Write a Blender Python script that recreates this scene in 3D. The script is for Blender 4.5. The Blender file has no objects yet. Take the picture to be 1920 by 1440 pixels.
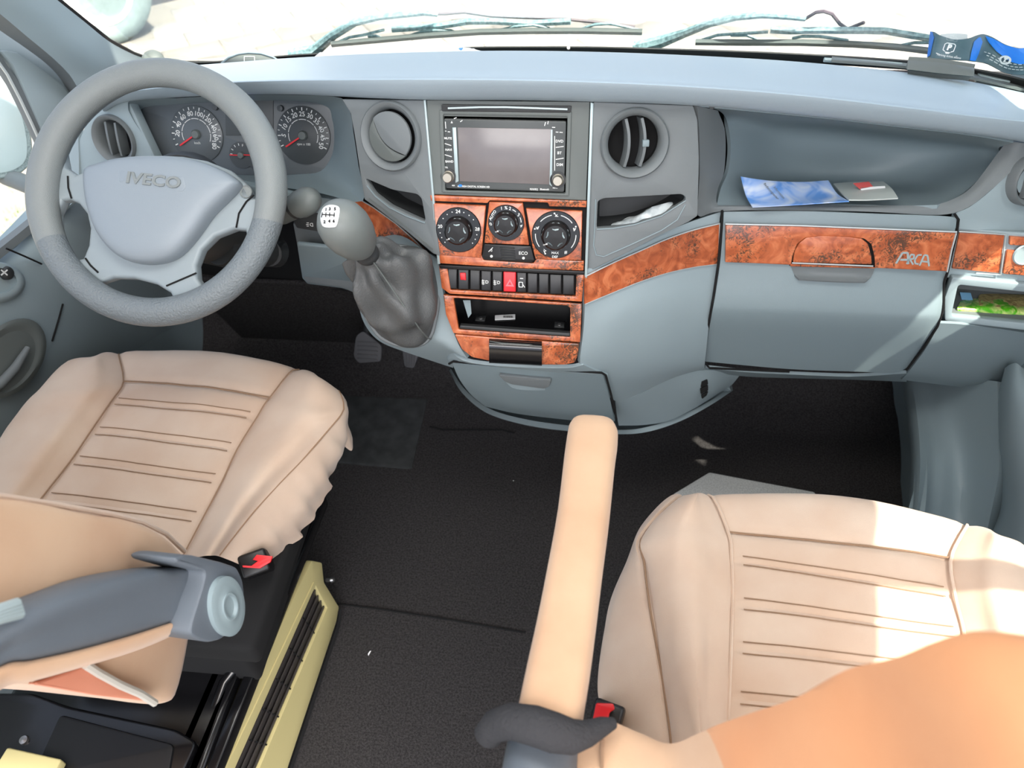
import bpy, bmesh, math, random
from mathutils import Vector, Matrix, Euler, noise
from math import sin, cos, pi, radians as R, exp
random.seed(7)
V = Vector
C = bpy.context.scene.collection
sc = bpy.context.scene

# ------------------------------------------------------------------ camera, world, sun, exposure
FPX = 1400.0                                    # focal length in pixels of the 1920 px wide frame
CAM = V((0.113, 0.0, 1.45))
_th, _yaw, _roll = R(46), R(7), R(-2.2)
_f = V((0, cos(_th), -sin(_th))); _u = V((0, sin(_th), cos(_th))); _r = V((1, 0, 0))
_r2 = _r*cos(_roll) + _u*sin(_roll); _u2 = -_r*sin(_roll) + _u*cos(_roll)
_Z = Matrix.Rotation(_yaw, 3, 'Z')
AX, AY, AZ = _Z @ _r2, _Z @ _u2, _Z @ _f
cd = bpy.data.cameras.new('camera'); cam = bpy.data.objects.new('camera', cd); C.objects.link(cam)
cd.sensor_width = 36; cd.lens = 36*FPX/1920; cd.clip_start = 0.02
cam.matrix_world = Matrix(((AX.x, AY.x, -AZ.x, CAM.x), (AX.y, AY.y, -AZ.y, CAM.y), (AX.z, AY.z, -AZ.z, CAM.z), (0, 0, 0, 1)))
cd.dof.use_dof = True; cd.dof.focus_distance = 1.1; cd.dof.aperture_fstop = 6.0
sc.camera = cam
sc.view_settings.view_transform = 'Standard'; sc.view_settings.look = 'None'
sc.view_settings.exposure = 0.85; sc.view_settings.gamma = 1; sc.view_settings.use_curve_mapping = False

SUN_TO = V((0.40, -0.27, 0.88)).normalized()    # direction towards the sun
w = bpy.data.worlds.new('world'); sc.world = w; w.use_nodes = True
nt = w.node_tree; bg = nt.nodes['Background']
sky = nt.nodes.new('ShaderNodeTexSky'); sky.sky_type = 'NISHITA'; sky.sun_disc = False
sky.sun_elevation = math.asin(SUN_TO.z); sky.sun_rotation = math.atan2(SUN_TO.x, SUN_TO.y)
sky.air_density = 0.6; sky.dust_density = 4.0; sky.ozone_density = 1.0
hs = nt.nodes.new('ShaderNodeHueSaturation'); hs.inputs['Saturation'].default_value = 0.62
nt.links.new(sky.outputs[0], hs.inputs['Color']); nt.links.new(hs.outputs[0], bg.inputs[0]); bg.inputs[1].default_value = 0.32
sd = bpy.data.lights.new('sun', 'SUN'); sd.energy = 9.5; sd.angle = R(0.6); sd.color = (1, .93, .82)
sun = bpy.data.objects.new('sun', sd); C.objects.link(sun); sun.location = (3, -2, 6)
sun.rotation_euler = SUN_TO.to_track_quat('Z', 'Y').to_euler()

# added fill light behind the cab, brightens the interior
ld = bpy.data.lights.new('rear_fill_light', 'AREA'); ld.shape = 'RECTANGLE'; ld.size = 1.5; ld.size_y = .9; ld.energy = 19; ld.color = (1, .97, .93)
rear_fill = bpy.data.objects.new('rear_fill_light', ld); C.objects.link(rear_fill); rear_fill.location = (0, -1.3, 2.05); rear_fill.rotation_euler = (R(38), 0, 0)

# added fill light under the ceiling, brightens floor and footwells
dl = bpy.data.lights.new('cab_fill_light', 'AREA'); dl.shape = 'RECTANGLE'; dl.size = .9; dl.size_y = .3; dl.energy = 4; dl.color = (1, .98, .96)
cab_fill = bpy.data.objects.new('cab_fill_light', dl); C.objects.link(cab_fill); cab_fill.location = (0, .55, 1.735)

# ------------------------------------------------------------------ helpers: points
def ray(px, py): return AX*((px-960)/FPX) + AY*((720-py)/FPX) + AZ
def at(px, py, x=None, y=None, z=None, d=None):
    r = ray(px, py)
    t = d if d is not None else ((x-CAM.x)/r.x if x is not None else (y-CAM.y)/r.y if y is not None else (z-CAM.z)/r.z)
    return CAM + r*t
class Plane:
    """a flat face of the dashboard: tilted back by alpha, turned by phi"""
    def __init__(s, o, alpha=20, phi=0, n=None):
        a, p = R(alpha), R(phi)
        s.o = V(o); s.n = V(n).normalized() if n is not None else V((-sin(p)*cos(a), -cos(p)*cos(a), sin(a)))
        s.v = (V((0, 0, 1)) - s.n*s.n.z)
        s.v = s.v.normalized() if s.v.length > 1e-4 else V((0, 1, 0))
        s.u = s.v.cross(s.n).normalized()
    def p(s, px, py, h=0):
        r = ray(px, py); o = s.o + s.n*h
        return CAM + r*((o-CAM).dot(s.n)/r.dot(s.n))
    def uv(s, px, py, h=0):
        q = s.p(px, py, h) - s.o; return (q.dot(s.u), q.dot(s.v))
    def w(s, u, v, h=0): return s.o + s.u*u + s.v*v + s.n*h
    def m(s, px, py): return (s.p(px, py)-CAM).dot(AZ)/FPX       # metres per pixel there
def cr(p0, p1, p2, p3, t):
    return 0.5*((2*p1) + (p2-p0)*t + (2*p0-5*p1+4*p2-p3)*t*t + (3*p1-p0-3*p2+p3)*t**3)
def spline(P, k, closed=False):
    n = len(P); out = []
    for i in range(n if closed else n-1):
        if closed: a, b, c, d = P[(i-1) % n], P[i], P[(i+1) % n], P[(i+2) % n]
        else:
            b, c = P[i], P[i+1]; a = P[i-1] if i else b*2-c; d = P[i+2] if i+2 < n else c*2-b
        for j in range(k): out.append(cr(a, b, c, d, j/k))
    if not closed: out.append(P[-1].copy())
    return out
def rnd(poly, r, seg=4):
    """round the corners of a 2D polygon"""
    out = []; n = len(poly)
    for i in range(n):
        a, b, c = V(poly[i-1]), V(poly[i]), V(poly[(i+1) % n])
        rr = r[i] if isinstance(r, (list, tuple)) else r
        d1, d2 = (a-b), (c-b); l = min(rr, d1.length*.45, d2.length*.45)
        if l < 1e-6: out.append(tuple(b)); continue
        p, q = b+d1.normalized()*l, b+d2.normalized()*l
        for k in range(seg+1):
            t = k/seg; out.append(tuple(p*(1-t)**2 + b*2*t*(1-t) + q*t*t))
    return out
def ell(cx, cy, rx, ry, n=32, rot=0):
    return [(cx+rx*cos(t)*cos(rot)-ry*sin(t)*sin(rot), cy+rx*cos(t)*sin(rot)+ry*sin(t)*cos(rot)) for t in [2*pi*i/n for i in range(n)]]

# ------------------------------------------------------------------ helpers: objects
def wl(o):
    p = V((0, 0, 0))
    while o: p = p + o.location; o = o.parent
    return p
def obj(name, verts, faces, m, parent=None, smooth=True, mats=None, mi=None, angle=40):
    lo = V([min(v[i] for v in verts) for i in range(3)]); hi = V([max(v[i] for v in verts) for i in range(3)])
    c = (lo+hi)/2
    me = bpy.data.meshes.new(name); me.from_pydata([tuple(V(v)-c) for v in verts], [], faces)
    for mm in (mats or [m]): me.materials.append(mm)
    if mi: me.polygons.foreach_set('material_index', mi)
    bm = bmesh.new(); bm.from_mesh(me); bmesh.ops.recalc_face_normals(bm, faces=bm.faces); bm.to_mesh(me); bm.free()
    if smooth:
        me.polygons.foreach_set('use_smooth', [True]*len(me.polygons)); me.set_sharp_from_angle(angle=R(angle))
    o = bpy.data.objects.new(name, me); C.objects.link(o)
    o.parent = parent; o.location = c - wl(parent) if parent else c
    return o
def thing(name, label, cat, loc, group=None):
    o = bpy.data.objects.new(name, None); C.objects.link(o); o.location = loc; o.empty_display_size = .05
    return tag(o, label, cat, group)
def tag(o, label, cat, group=None):
    o['label'] = label; o['category'] = cat
    if group: o['group'] = group
    return o
def struct(o): o['kind'] = 'structure'; return o
def lab(o, l): o['label'] = l; return o
class MB:
    """collects shapes into one mesh"""
    def __init__(s): s.v = []; s.f = []; s.mi = []; s.k = 0
    def add(s, v, f):
        n = len(s.v); s.v += [V(x) for x in v]; s.f += [[i+n for i in q] for q in f]; s.mi += [s.k]*len(f); return s
    def build(s, name, m, parent=None, **k):
        ms = m if isinstance(m, list) else None
        return obj(name, s.v, s.f, None if ms else m, parent, mats=ms, mi=s.mi if ms else None, **k)
def tube_(pts, r, n=8, closed=False, sx=1.0, up=None):
    pts = [V(p) for p in pts]; N = len(pts); vs = []; fs = []
    prev = None
    for i, p in enumerate(pts):
        a = pts[i-1] if (i or closed) else p; b = pts[(i+1) % N] if (i < N-1 or closed) else p
        t = (b-a).normalized()
        if prev is None: x = t.orthogonal().normalized() if up is None else (V(up)-t*V(up).dot(t)).normalized()
        else: x = (prev-t*prev.dot(t)).normalized()
        if up is not None: x = (V(up)-t*V(up).dot(t)).normalized()
        prev = x; y = t.cross(x); rr = r[i] if isinstance(r, (list, tuple)) else r
        vs += [p + x*(rr*sx*cos(2*pi*k/n)) + y*(rr*sin(2*pi*k/n)) for k in range(n)]
    for i in range(N if closed else N-1):
        j = (i+1) % N
        for k in range(n): fs.append([i*n+k, i*n+(k+1) % n, j*n+(k+1) % n, j*n+k])
    if not closed: fs += [list(range(n))[::-1], [(N-1)*n+k for k in range(n)]]
    return vs, fs
def tube(name, pts, r, m, parent=None, **k): return obj(name, *tube_(pts, r, **k), m, parent)
def box_(c, u, v, n, s):
    c, u, v, n = V(c), V(u).normalized()*s[0]/2, V(v).normalized()*s[1]/2, V(n).normalized()*s[2]/2
    vs = [c+u*a+v*b+n*d for d in (-1, 1) for a, b in ((-1, -1), (1, -1), (1, 1), (-1, 1))]
    return vs, [[3, 2, 1, 0], [4, 5, 6, 7], [0, 1, 5, 4], [1, 2, 6, 5], [2, 3, 7, 6], [3, 0, 4, 7]]
def bev(o, w, seg=2, angle=30):
    me = o.data; bm = bmesh.new(); bm.from_mesh(me)
    es = [e for e in bm.edges if len(e.link_faces) == 2 and e.calc_face_angle(0) > R(angle)]
    bmesh.ops.bevel(bm, geom=es, offset=w, segments=seg, profile=.5, affect='EDGES', clamp_overlap=True)
    bm.to_mesh(me); bm.free()
    me.polygons.foreach_set('use_smooth', [True]*len(me.polygons)); me.set_sharp_from_angle(angle=R(50)); return o
def box(name, c, u, v, n, s, m, parent=None, b=.002, seg=2):
    o = obj(name, *box_(c, u, v, n, s), m, parent)
    return bev(o, b, seg) if b else o
def lathe_(o, n, prof, k=32, u=None, ex=1.0, cap=True):
    o, n = V(o), V(n).normalized(); u = V(u).normalized() if u is not None else n.orthogonal().normalized(); v = n.cross(u)
    vs = []; fs = []
    for r, h in prof: vs += [o + n*h + u*(r*ex*cos(2*pi*i/k)) + v*(r*sin(2*pi*i/k)) for i in range(k)]
    for j in range(len(prof)-1):
        for i in range(k): fs.append([j*k+i, j*k+(i+1) % k, (j+1)*k+(i+1) % k, (j+1)*k+i])
    if cap and prof[0][0] > 1e-6: fs.append(list(range(k))[::-1])
    if cap and prof[-1][0] > 1e-6: fs.append([(len(prof)-1)*k+i for i in range(k)])
    return vs, fs
def lathe(name, o, n, prof, m, parent=None, **k): return obj(name, *lathe_(o, n, prof, **k), m, parent)
def loft(name, rows, m, parent=None, k=(4, 4), thick=0.0, fn=None, wrap=False, caps=False, smooth=True):
    """a surface through rows of points; fn(u, v, p) may dent it; thick gives it a back"""
    rows = [[V(p) for p in r] for r in rows]
    a = [spline(r, k[1], wrap) for r in rows]
    cols = [spline([r[j] for r in a], k[0]) for j in range(len(a[0]))]
    nu, nv = len(cols[0]), len(cols)
    g = [[cols[j][i].copy() for j in range(nv)] for i in range(nu)]
    if fn:
        for i in range(nu):
            for j in range(nv): g[i][j] = fn(i/k[0], j/k[1], g[i][j])
    vs = [p for r in g for p in r]; fs = []
    for i in range(nu-1):
        for j in range(nv if wrap else nv-1):
            j2 = (j+1) % nv; fs.append([i*nv+j, i*nv+j2, (i+1)*nv+j2, (i+1)*nv+j])
    if caps and wrap: fs += [list(range(nv))[::-1], [(nu-1)*nv+j for j in range(nv)]]
    if thick and not wrap:
        N = len(vs); back = []
        for i in range(nu):
            for j in range(nv):
                du = g[min(i+1, nu-1)][j]-g[max(i-1, 0)][j]; dv = g[i][min(j+1, nv-1)]-g[i][max(j-1, 0)]
                nn = du.cross(dv); nn = nn.normalized() if nn.length > 1e-12 else V((0, 0, 1))
                if nn.dot(CAM-g[i][j]) > 0: nn = -nn
                back.append(g[i][j]+nn*thick)
        vs += back; fs += [[q+N for q in f][::-1] for f in fs]
        rim = [j for j in range(nv)] + [i*nv+nv-1 for i in range(1, nu)] + [(nu-1)*nv+j for j in range(nv-2, -1, -1)] + [i*nv for i in range(nu-2, 0, -1)]
        for q in range(len(rim)): a_, b_ = rim[q], rim[(q+1) % len(rim)]; fs.append([a_, b_, b_+N, a_+N])
    return obj(name, vs, fs, m, parent, smooth=smooth)
def plate(name, P, outer, m, parent=None, holes=(), t=.006, b=.0012, h=0.0, uv=False, bs=1):
    """a flat piece on plane P, its face h in front of it, with holes and rounded edges; px outlines unless uv"""
    cu = bpy.data.curves.new(name, 'CURVE'); cu.dimensions = '2D'; cu.fill_mode = 'BOTH'
    cu.extrude = max(t/2-b, 1e-5); cu.bevel_depth = b; cu.bevel_resolution = bs; cu.offset = -b
    for poly in [outer]+list(holes):
        pts = poly if uv else [P.uv(*q, h) for q in poly]
        s = cu.splines.new('POLY'); s.points.add(len(pts)-1); s.use_cyclic_u = True
        for i, q in enumerate(pts): s.points[i].co = (q[0], q[1], 0, 1)
    tmp = bpy.data.objects.new('tmp', cu); me = bpy.data.meshes.new_from_object(tmp)
    vs = [P.w(v.co.x, v.co.y, h - t/2 + v.co.z) for v in me.vertices]; fs = [list(p.vertices) for p in me.polygons]
    bpy.data.objects.remove(tmp); bpy.data.curves.remove(cu); bpy.data.meshes.remove(me)
    bm = bmesh.new(); bv = [bm.verts.new(v) for v in vs]
    for f in fs:
        try: bm.faces.new([bv[i] for i in f])
        except ValueError: pass
    bmesh.ops.remove_doubles(bm, verts=bm.verts, dist=1e-6); bm.verts.index_update()
    vs = [v.co.copy() for v in bm.verts]; fs = [[v.index for v in f.verts] for f in bm.faces]; bm.free()
    return obj(name, vs, fs, m, parent, angle=25)
def text_(s, o, u, v, size, align='CENTER', rot=0, depth=.0003, sx=1.0, sh=0, bold=0.0):
    cu = bpy.data.curves.new('t', 'FONT'); cu.body = s; cu.size = size; cu.align_x = align; cu.align_y = 'CENTER'; cu.extrude = depth/2
    cu.resolution_u = 3; cu.shear = sh; cu.offset = bold
    tmp = bpy.data.objects.new('tmp', cu); me = bpy.data.meshes.new_from_object(tmp)
    o, u, v = V(o), V(u).normalized(), V(v).normalized(); n = u.cross(v)
    u2, v2 = u*cos(rot)+v*sin(rot), -u*sin(rot)+v*cos(rot)
    vs = [o+u2*(q.co.x*sx)+v2*q.co.y+n*q.co.z for q in me.vertices]; fs = [list(p.vertices) for p in me.polygons]
    bpy.data.objects.remove(tmp); bpy.data.curves.remove(cu); bpy.data.meshes.remove(me)
    return vs, fs
def txt(mb, P, px, py, hpx, s, h=.0004, **k):
    """writing of cap height about hpx pixels on plane P"""
    mb.add(*text_(s, P.p(px, py, h), P.u, P.v, hpx*P.m(px, py)*1.4, **k)); return mb
def bar(mb, P, a, b, wpx, h=.0004, t=.0005):
    A, B = P.p(*a, h), P.p(*b, h); d = (B-A); mb.add(*box_((A+B)/2, d, P.n.cross(d), P.n, (d.length, wpx*P.m(*a), t))); return mb
def seam(name, lines, r, m, parent):
    for L in lines: o = obj(name, *tube_(L, r, n=5), m, parent)
    return o

# ------------------------------------------------------------------ helpers: materials
def lin(c): return tuple(((x/255)/12.92 if x/255 <= .04045 else ((x/255+.055)/1.055)**2.4) for x in c)
def mat(name, rgb, rough=.5, metal=0, bump=0, bscale=600, var=0, vscale=8, rgb2=None, spec=.5, coat=0, sheen=0, trans=0):
    m = bpy.data.materials.new(name); m.use_nodes = True; n = m.node_tree; L = n.links; b = n.nodes['Principled BSDF']
    c = lin(rgb) + (1,); b.inputs['Base Color'].default_value = c; b.inputs['Roughness'].default_value = rough
    b.inputs['Metallic'].default_value = metal; b.inputs['Specular IOR Level'].default_value = spec
    b.inputs['Coat Weight'].default_value = coat; b.inputs['Sheen Weight'].default_value = sheen; b.inputs['Coat Roughness'].default_value = .15
    tc = n.nodes.new('ShaderNodeTexCoord')
    if var or rgb2:
        ns = n.nodes.new('ShaderNodeTexNoise'); ns.inputs['Scale'].default_value = vscale; ns.inputs['Detail'].default_value = 5
        L.new(tc.outputs['Object'], ns.inputs['Vector'])
        rp = n.nodes.new('ShaderNodeValToRGB'); rp.color_ramp.elements[0].position = .35; rp.color_ramp.elements[1].position = .65
        c2 = lin(rgb2)+(1,) if rgb2 else tuple(x*(1+var) for x in c[:3])+(1,)
        rp.color_ramp.elements[0].color = c if rgb2 else tuple(x*(1-var) for x in c[:3])+(1,); rp.color_ramp.elements[1].color = c2
        L.new(ns.outputs['Fac'], rp.inputs[0]); L.new(rp.outputs[0], b.inputs['Base Color'])
    if bump:
        nb = n.nodes.new('ShaderNodeTexNoise'); nb.inputs['Scale'].default_value = bscale; nb.inputs['Detail'].default_value = 3
        L.new(tc.outputs['Object'], nb.inputs['Vector'])
        bp = n.nodes.new('ShaderNodeBump'); bp.inputs['Strength'].default_value = bump; bp.inputs['Distance'].default_value = .002
        L.new(nb.outputs['Fac'], bp.inputs['Height']); L.new(bp.outputs[0], b.inputs['Normal'])
    return m
def wood_mat(name='burl_wood'):
    m = mat(name, (150, 70, 38), .28, spec=.5, coat=.3); n = m.node_tree; L = n.links; b = n.nodes['Principled BSDF']
    N = n.nodes.new; tc = N('ShaderNodeTexCoord')
    d = N('ShaderNodeTexNoise'); d.inputs['Scale'].default_value = 28; d.inputs['Detail'].default_value = 4; d.inputs['Distortion'].default_value = 2.2
    L.new(tc.outputs['Object'], d.inputs['Vector'])
    r1 = N('ShaderNodeValToRGB'); e = r1.color_ramp.elements
    e[0].position, e[0].color = .32, lin((150, 74, 42))+(1,); e[1].position, e[1].color = .68, lin((212, 126, 82))+(1,)
    x = e.new(.5); x.color = lin((188, 98, 58))+(1,)
    L.new(d.outputs['Fac'], r1.inputs[0])
    v = N('ShaderNodeTexNoise'); v.inputs['Scale'].default_value = 95; v.inputs['Detail'].default_value = 5; v.inputs['Distortion'].default_value = 3.5
    L.new(tc.outputs['Object'], v.inputs['Vector'])
    c = N('ShaderNodeTexNoise'); c.inputs['Scale'].default_value = 17; c.inputs['Detail'].default_value = 2
    L.new(tc.outputs['Object'], c.inputs['Vector'])
    mul = N('ShaderNodeMath'); mul.operation = 'MULTIPLY'; L.new(v.outputs['Fac'], mul.inputs[0]); L.new(c.outputs['Fac'], mul.inputs[1])
    r2 = N('ShaderNodeValToRGB'); r2.color_ramp.elements[0].position = .27; r2.color_ramp.elements[1].position = .36
    L.new(mul.outputs[0], r2.inputs[0])
    mx = N('ShaderNodeMix'); mx.data_type = 'RGBA'; L.new(r2.outputs[0], mx.inputs['Factor'])
    L.new(r1.outputs[0], mx.inputs['A']); mx.inputs['B'].default_value = lin((92, 62, 46))+(1,)
    L.new(mx.outputs['Result'], b.inputs['Base Color'])
    return m
def glass_mat(name, tint=(1, 1, 1), refl=.05, dirt=0.0):
    m = bpy.data.materials.new(name); m.use_nodes = True; n = m.node_tree; n.nodes.clear(); N = n.nodes.new; L = n.links
    out = N('ShaderNodeOutputMaterial'); t = N('ShaderNodeBsdfTransparent'); t.inputs[0].default_value = tint+(1,)
    g = N('ShaderNodeBsdfGlossy'); g.inputs['Roughness'].default_value = .02
    lw = N('ShaderNodeLayerWeight'); lw.inputs['Blend'].default_value = .12
    mul = N('ShaderNodeMath'); mul.operation = 'MULTIPLY'; mul.inputs[1].default_value = refl*8; L.new(lw.outputs['Fresnel'], mul.inputs[0])
    mx = N('ShaderNodeMixShader'); L.new(mul.outputs[0], mx.inputs[0]); L.new(t.outputs[0], mx.inputs[1]); L.new(g.outputs[0], mx.inputs[2])
    L.new(mx.outputs[0], out.inputs[0]); return m

M = dict(
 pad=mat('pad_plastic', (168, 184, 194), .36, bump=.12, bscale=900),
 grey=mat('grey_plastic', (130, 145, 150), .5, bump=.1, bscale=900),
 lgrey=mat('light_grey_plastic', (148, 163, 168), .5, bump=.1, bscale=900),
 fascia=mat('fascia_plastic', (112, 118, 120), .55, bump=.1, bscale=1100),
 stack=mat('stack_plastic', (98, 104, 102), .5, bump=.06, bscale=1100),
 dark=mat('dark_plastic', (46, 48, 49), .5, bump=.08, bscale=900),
 black=mat('black_plastic', (17, 17, 19), .4, bump=.05, bscale=900),
 gloss=mat('gloss_black', (14, 14, 16), .22, coat=.3),
 gap=mat('gap_black', (9, 9, 10), .9),
 screen=mat('screen_glass', (118, 112, 112), .18, spec=.5, var=.06, vscale=25),
 clusterface=mat('dial_face', (86, 92, 96), .35),  # lightened: reflection haze on the cluster put into the colour
 dial=mat('dial_black', (66, 70, 72), .4),  # greyer than black, same reflection haze put into the colour
 white=mat('print_white', (226, 228, 226), .6),
 red=mat('red_plastic', (222, 30, 40), .4),
 silver=mat('silver_metal', (170, 164, 152), .42, metal=.85),
 steel=mat('steel', (160, 160, 160), .3, metal=.9),
 silverp=mat('silver_plastic', (168, 184, 186), .35, metal=.2),
 trimline=mat('trim_line', (190, 196, 196), .35, metal=.3),
 wheel=mat('wheel_rubber', (126, 132, 132), .45, bump=.35, bscale=700),
 wheell=mat('wheel_plastic', (142, 153, 158), .42, bump=.06, bscale=900),
 hub=mat('hub_plastic', (134, 144, 152), .42, bump=.08, bscale=1000),
 knob=mat('knob_grey', (112, 118, 116), .45, bump=.08, bscale=900),
 boot=mat('boot_leather', (86, 88, 88), .5, bump=.5, bscale=420, var=.12, vscale=20),
 carpet=mat('black_carpet', (46, 44, 44), 1.0, bump=1.0, bscale=520, rgb2=(66, 64, 64), vscale=260, spec=.1),
 suede=mat('beige_suede', (200, 174, 153), .95, bump=.22, bscale=1400, rgb2=(209, 188, 169), vscale=9, spec=.15, sheen=.25),
 suede2=mat('tan_suede', (198, 160, 128), .95, bump=.22, bscale=1400, rgb2=(208, 174, 142), vscale=8, spec=.15, sheen=.25),
 suede_bounce=mat('bounce_tinted_suede', (202, 142, 100), .95, bump=.22, bscale=1400, rgb2=(208, 152, 110), vscale=8, spec=.15, sheen=.2),  # passenger backrest: warm bounced sunlight put into the suede colour
 radio=mat('radio_plastic', (70, 74, 74), .4, bump=.05, bscale=900),
 thread=mat('thread', (148, 120, 96), .9),
 lining=mat('salmon_lining', (214, 140, 112), .9, bump=.1, bscale=900),
 piping=mat('grey_piping', (186, 182, 172), .8),
 armgrey=mat('armrest_plastic', (98, 106, 114), .45, bump=.2, bscale=1200),
 armcap=mat('armrest_cap', (140, 156, 160), .4),
 cream=mat('cream_panel', (208, 196, 140), .4),
 slat=mat('slat_grey', (66, 62, 60), .5),
 mirror=mat('mirror_housing', (120, 134, 134), .5, rgb2=(160, 174, 174), vscale=240),
 wiper=mat('wiper_metal', (96, 126, 130), .5, rgb2=(150, 180, 184), vscale=140),
 wiperd=mat('wiper_rubber', (74, 84, 84), .7),
 hose=mat('washer_hose', (92, 80, 88), .6),
 paver=mat('paver', (136, 132, 126), .9, bump=.2, bscale=200, var=.03, vscale=20),
 joint=mat('joint_sand', (118, 113, 105), 1.0),
 tyre=mat('tyre', (120, 134, 132), .9, var=.1, vscale=30),
 rim=mat('wheel_rim', (216, 214, 206), .4, var=.06, vscale=12),
 blue=mat('card_blue', (20, 128, 232), .4),
 carddark=mat('card_dark', (80, 104, 112), .4, var=.08, vscale=30),
 paper=mat('white_paper', (236, 238, 238), .8),
 green=mat('grass_green', (140, 170, 100), .9),
 matgrey=mat('grey_carpet', (206, 208, 206), 1.0, bump=1.0, bscale=420, rgb2=(236, 238, 236), vscale=330, spec=.1),
 rubber=mat('rubber_mat', (44, 46, 46), .55, rgb2=(62, 64, 64), vscale=26, bump=.1),
 shell=mat('body_white', (220, 222, 220), .5),
 roof=mat('roof_lining', (208, 204, 196), .9),
 frit=mat('frit_black', (34, 36, 36), .5),
 wood=wood_mat(),
 glass=glass_mat('windscreen_glass', (.97, 1.0, .99), .05),
 sideglass=glass_mat('side_glass', (.93, .97, .96), .05),
 bag=glass_mat('clear_plastic', (.78, .84, .86), .1),
)
_build = MB.build
def _b(s, name, m, parent=None, **k):
    o = _build(s, name, m, parent, **k)
    if any(w in name for w in ('marking', 'print', 'pattern', 'stitching', 'barcode')): o['kind'] = 'stuff'
    return o
MB.build = _b
# ================================================================== THE SETTING
# cab floor, carpeted bulkhead, doors, pillar, windscreen, roof, ground outside
fl = struct(loft('floor', [[V((x, y, 0)) for x in (-.99, -.3, .3, .99)] for y in (-.7, 0, .6, 1.28)] , M['carpet'], k=(3, 3), thick=.03))
fw = struct(loft('wall_front', [[V((x, y, z)) for x in (-.99, -.3, .3, .99)] for y, z in ((1.27, .0), (1.40, .02), (1.50, .14), (1.545, .4), (1.55, .78))], M['carpet'], k=(5, 3), thick=.03))
box('heel_panel', (-.62, 1.40, .2), (1, 0, 0), (0, -.45, 1), (0, -1, -.4), (.40, .40, .012), M['carpet'], fw, b=.004)
seam('carpet_seam', [[at(px, py, z=.003) for px, py in ((600, 1128), (720, 1143), (850, 1163), (985, 1186))],
                     [at(px, py, z=.003) for px, py in ((805, 800), (830, 806), (940, 806), (965, 812))]], .002, M['gap'], fl)
# --- windscreen
WSn = V((0, -cos(R(45)), sin(R(45))))
WS = Plane((0, 1.475, .872), n=(0, sin(R(48)), cos(R(48))))
def ws_pt(x, z, off=0):        # a point of the curved pane
    y = 1.475 - (z-.872)/math.tan(R(48)) - .10*(x/.85)**2
    return V((x, y+off, z))
xs = [-.80, -.55, -.28, 0, .28, .55, .80, .9]
fr = [(272, 121), (285, 116), (400, 114), (520, 104), (594, 99), (785, 93), (886, 87), (1060, 86), (1180, 88), (1427, 96), (1700, 112), (1850, 132), (1960, 158), (2100, 190)]
def yb_(px): return 1.475 - .10*((px-960)/760.0)**2
fr_t = [at(*q, y=yb_(q[0])) for q in fr]; fr_b = [at(q[0], q[1]+16, y=yb_(q[0])+.012) for q in fr]
wn = loft('window_1', [fr_b]+[[p + V((-p.x*.10*dz, -dz/math.tan(R(48)), dz)) for p in fr_t] for dz in (0, .12, .35, .6, .85)], M['glass'], k=(2, 3), thick=.005)
struct(wn)
loft('bottom_frit', [[p + V((0, -.005, -.001)) for p in L] for L in (fr_b, fr_t)], M['frit'], wn, k=(1, 3), thick=.003)
# small bright fixing on the frit
lathe('frit_fastener', at(1066, 90, y=1.462), (0, -1, .6), [(.0, .0), (.004, 0), (.003, .003), (0, .003)], M['steel'], wn, k=12)
# --- left pillar trim: glass edge, bulge, dark reveal, door side
ed = [(60, -40), (105, -2), (160, 42), (205, 78), (250, 102), (283, 114), (300, 128)]
bu = [(0, -40), (50, 8), (105, 52), (152, 92), (200, 128), (232, 150), (260, 170)]
e2 = [(-60, -20), (0, 26), (50, 68), (98, 108), (130, 140), (150, 170), (190, 215)]
e3 = [(-70, 5), (0, 57), (45, 88), (85, 118), (112, 146), (137, 186), (170, 235)]
X = [-.80, -.845, -.875, -.90]
tr = loft('trim_1', [[at(*q, x=x-.0*i) for i, q in enumerate(L)] for L, x in ((ed, -.815), (bu, -.835), (e2, -.868))], M['lgrey'], k=(6, 4))
struct(tr)
loft('door_reveal', [[at(*q, x=x) for q in L] for L, x in ((e2, -.872), (e3, -.91))], M['fascia'], tr, k=(2, 4), thick=.02)
seam('glass_seal', [[at(q[0]+2, q[1]-1, x=-.822) for q in ed[:-1]]], .0045, M['gap'], tr)
# --- left door: frame with sail panel, pane, lower panel
d1 = struct(loft('door_1', [[at(*q, x=x) for q, x in r] for r in (
    [((-300, 640), -.93), ((0, 484), -.93), ((66, 428), -.925), ((190, 330), -.92), ((330, 300), -.92)],
    [((-300, 690), -.90), ((0, 530), -.90), ((110, 455), -.90), ((230, 370), -.90), ((360, 330), -.91)],
    [((-300, 860), -.90), ((0, 640), -.89), ((130, 560), -.89), ((250, 470), -.90), ((400, 420), -.91)],
    [((-300, 1000), -.91), ((0, 780), -.90), ((140, 680), -.90), ((280, 590), -.91), ((430, 540), -.92)],
    [((-200, 1100), -.93), ((40, 880), -.93), ((200, 740), -.94), ((320, 650), -.95), ((480, 600), -.95)])], M['lgrey'], k=(6, 6), thick=.02))
loft('door_lower_panel', [[V((-.955, y, z)) for y in (-.7, 0, .7, 1.62)] for z in (0, .3, .66)], M['lgrey'], d1, k=(2, 2), thick=.02)
loft('foot_side_panel', [[V((-.93, y, z)) for y in (.95, 1.2, 1.4, 1.6)] for z in (0.0, .3, .56)], M['grey'], d1, k=(2, 2), thick=.02)
DP = Plane(at(0, 640, x=-.888), n=(1, -.05, .12))
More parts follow.
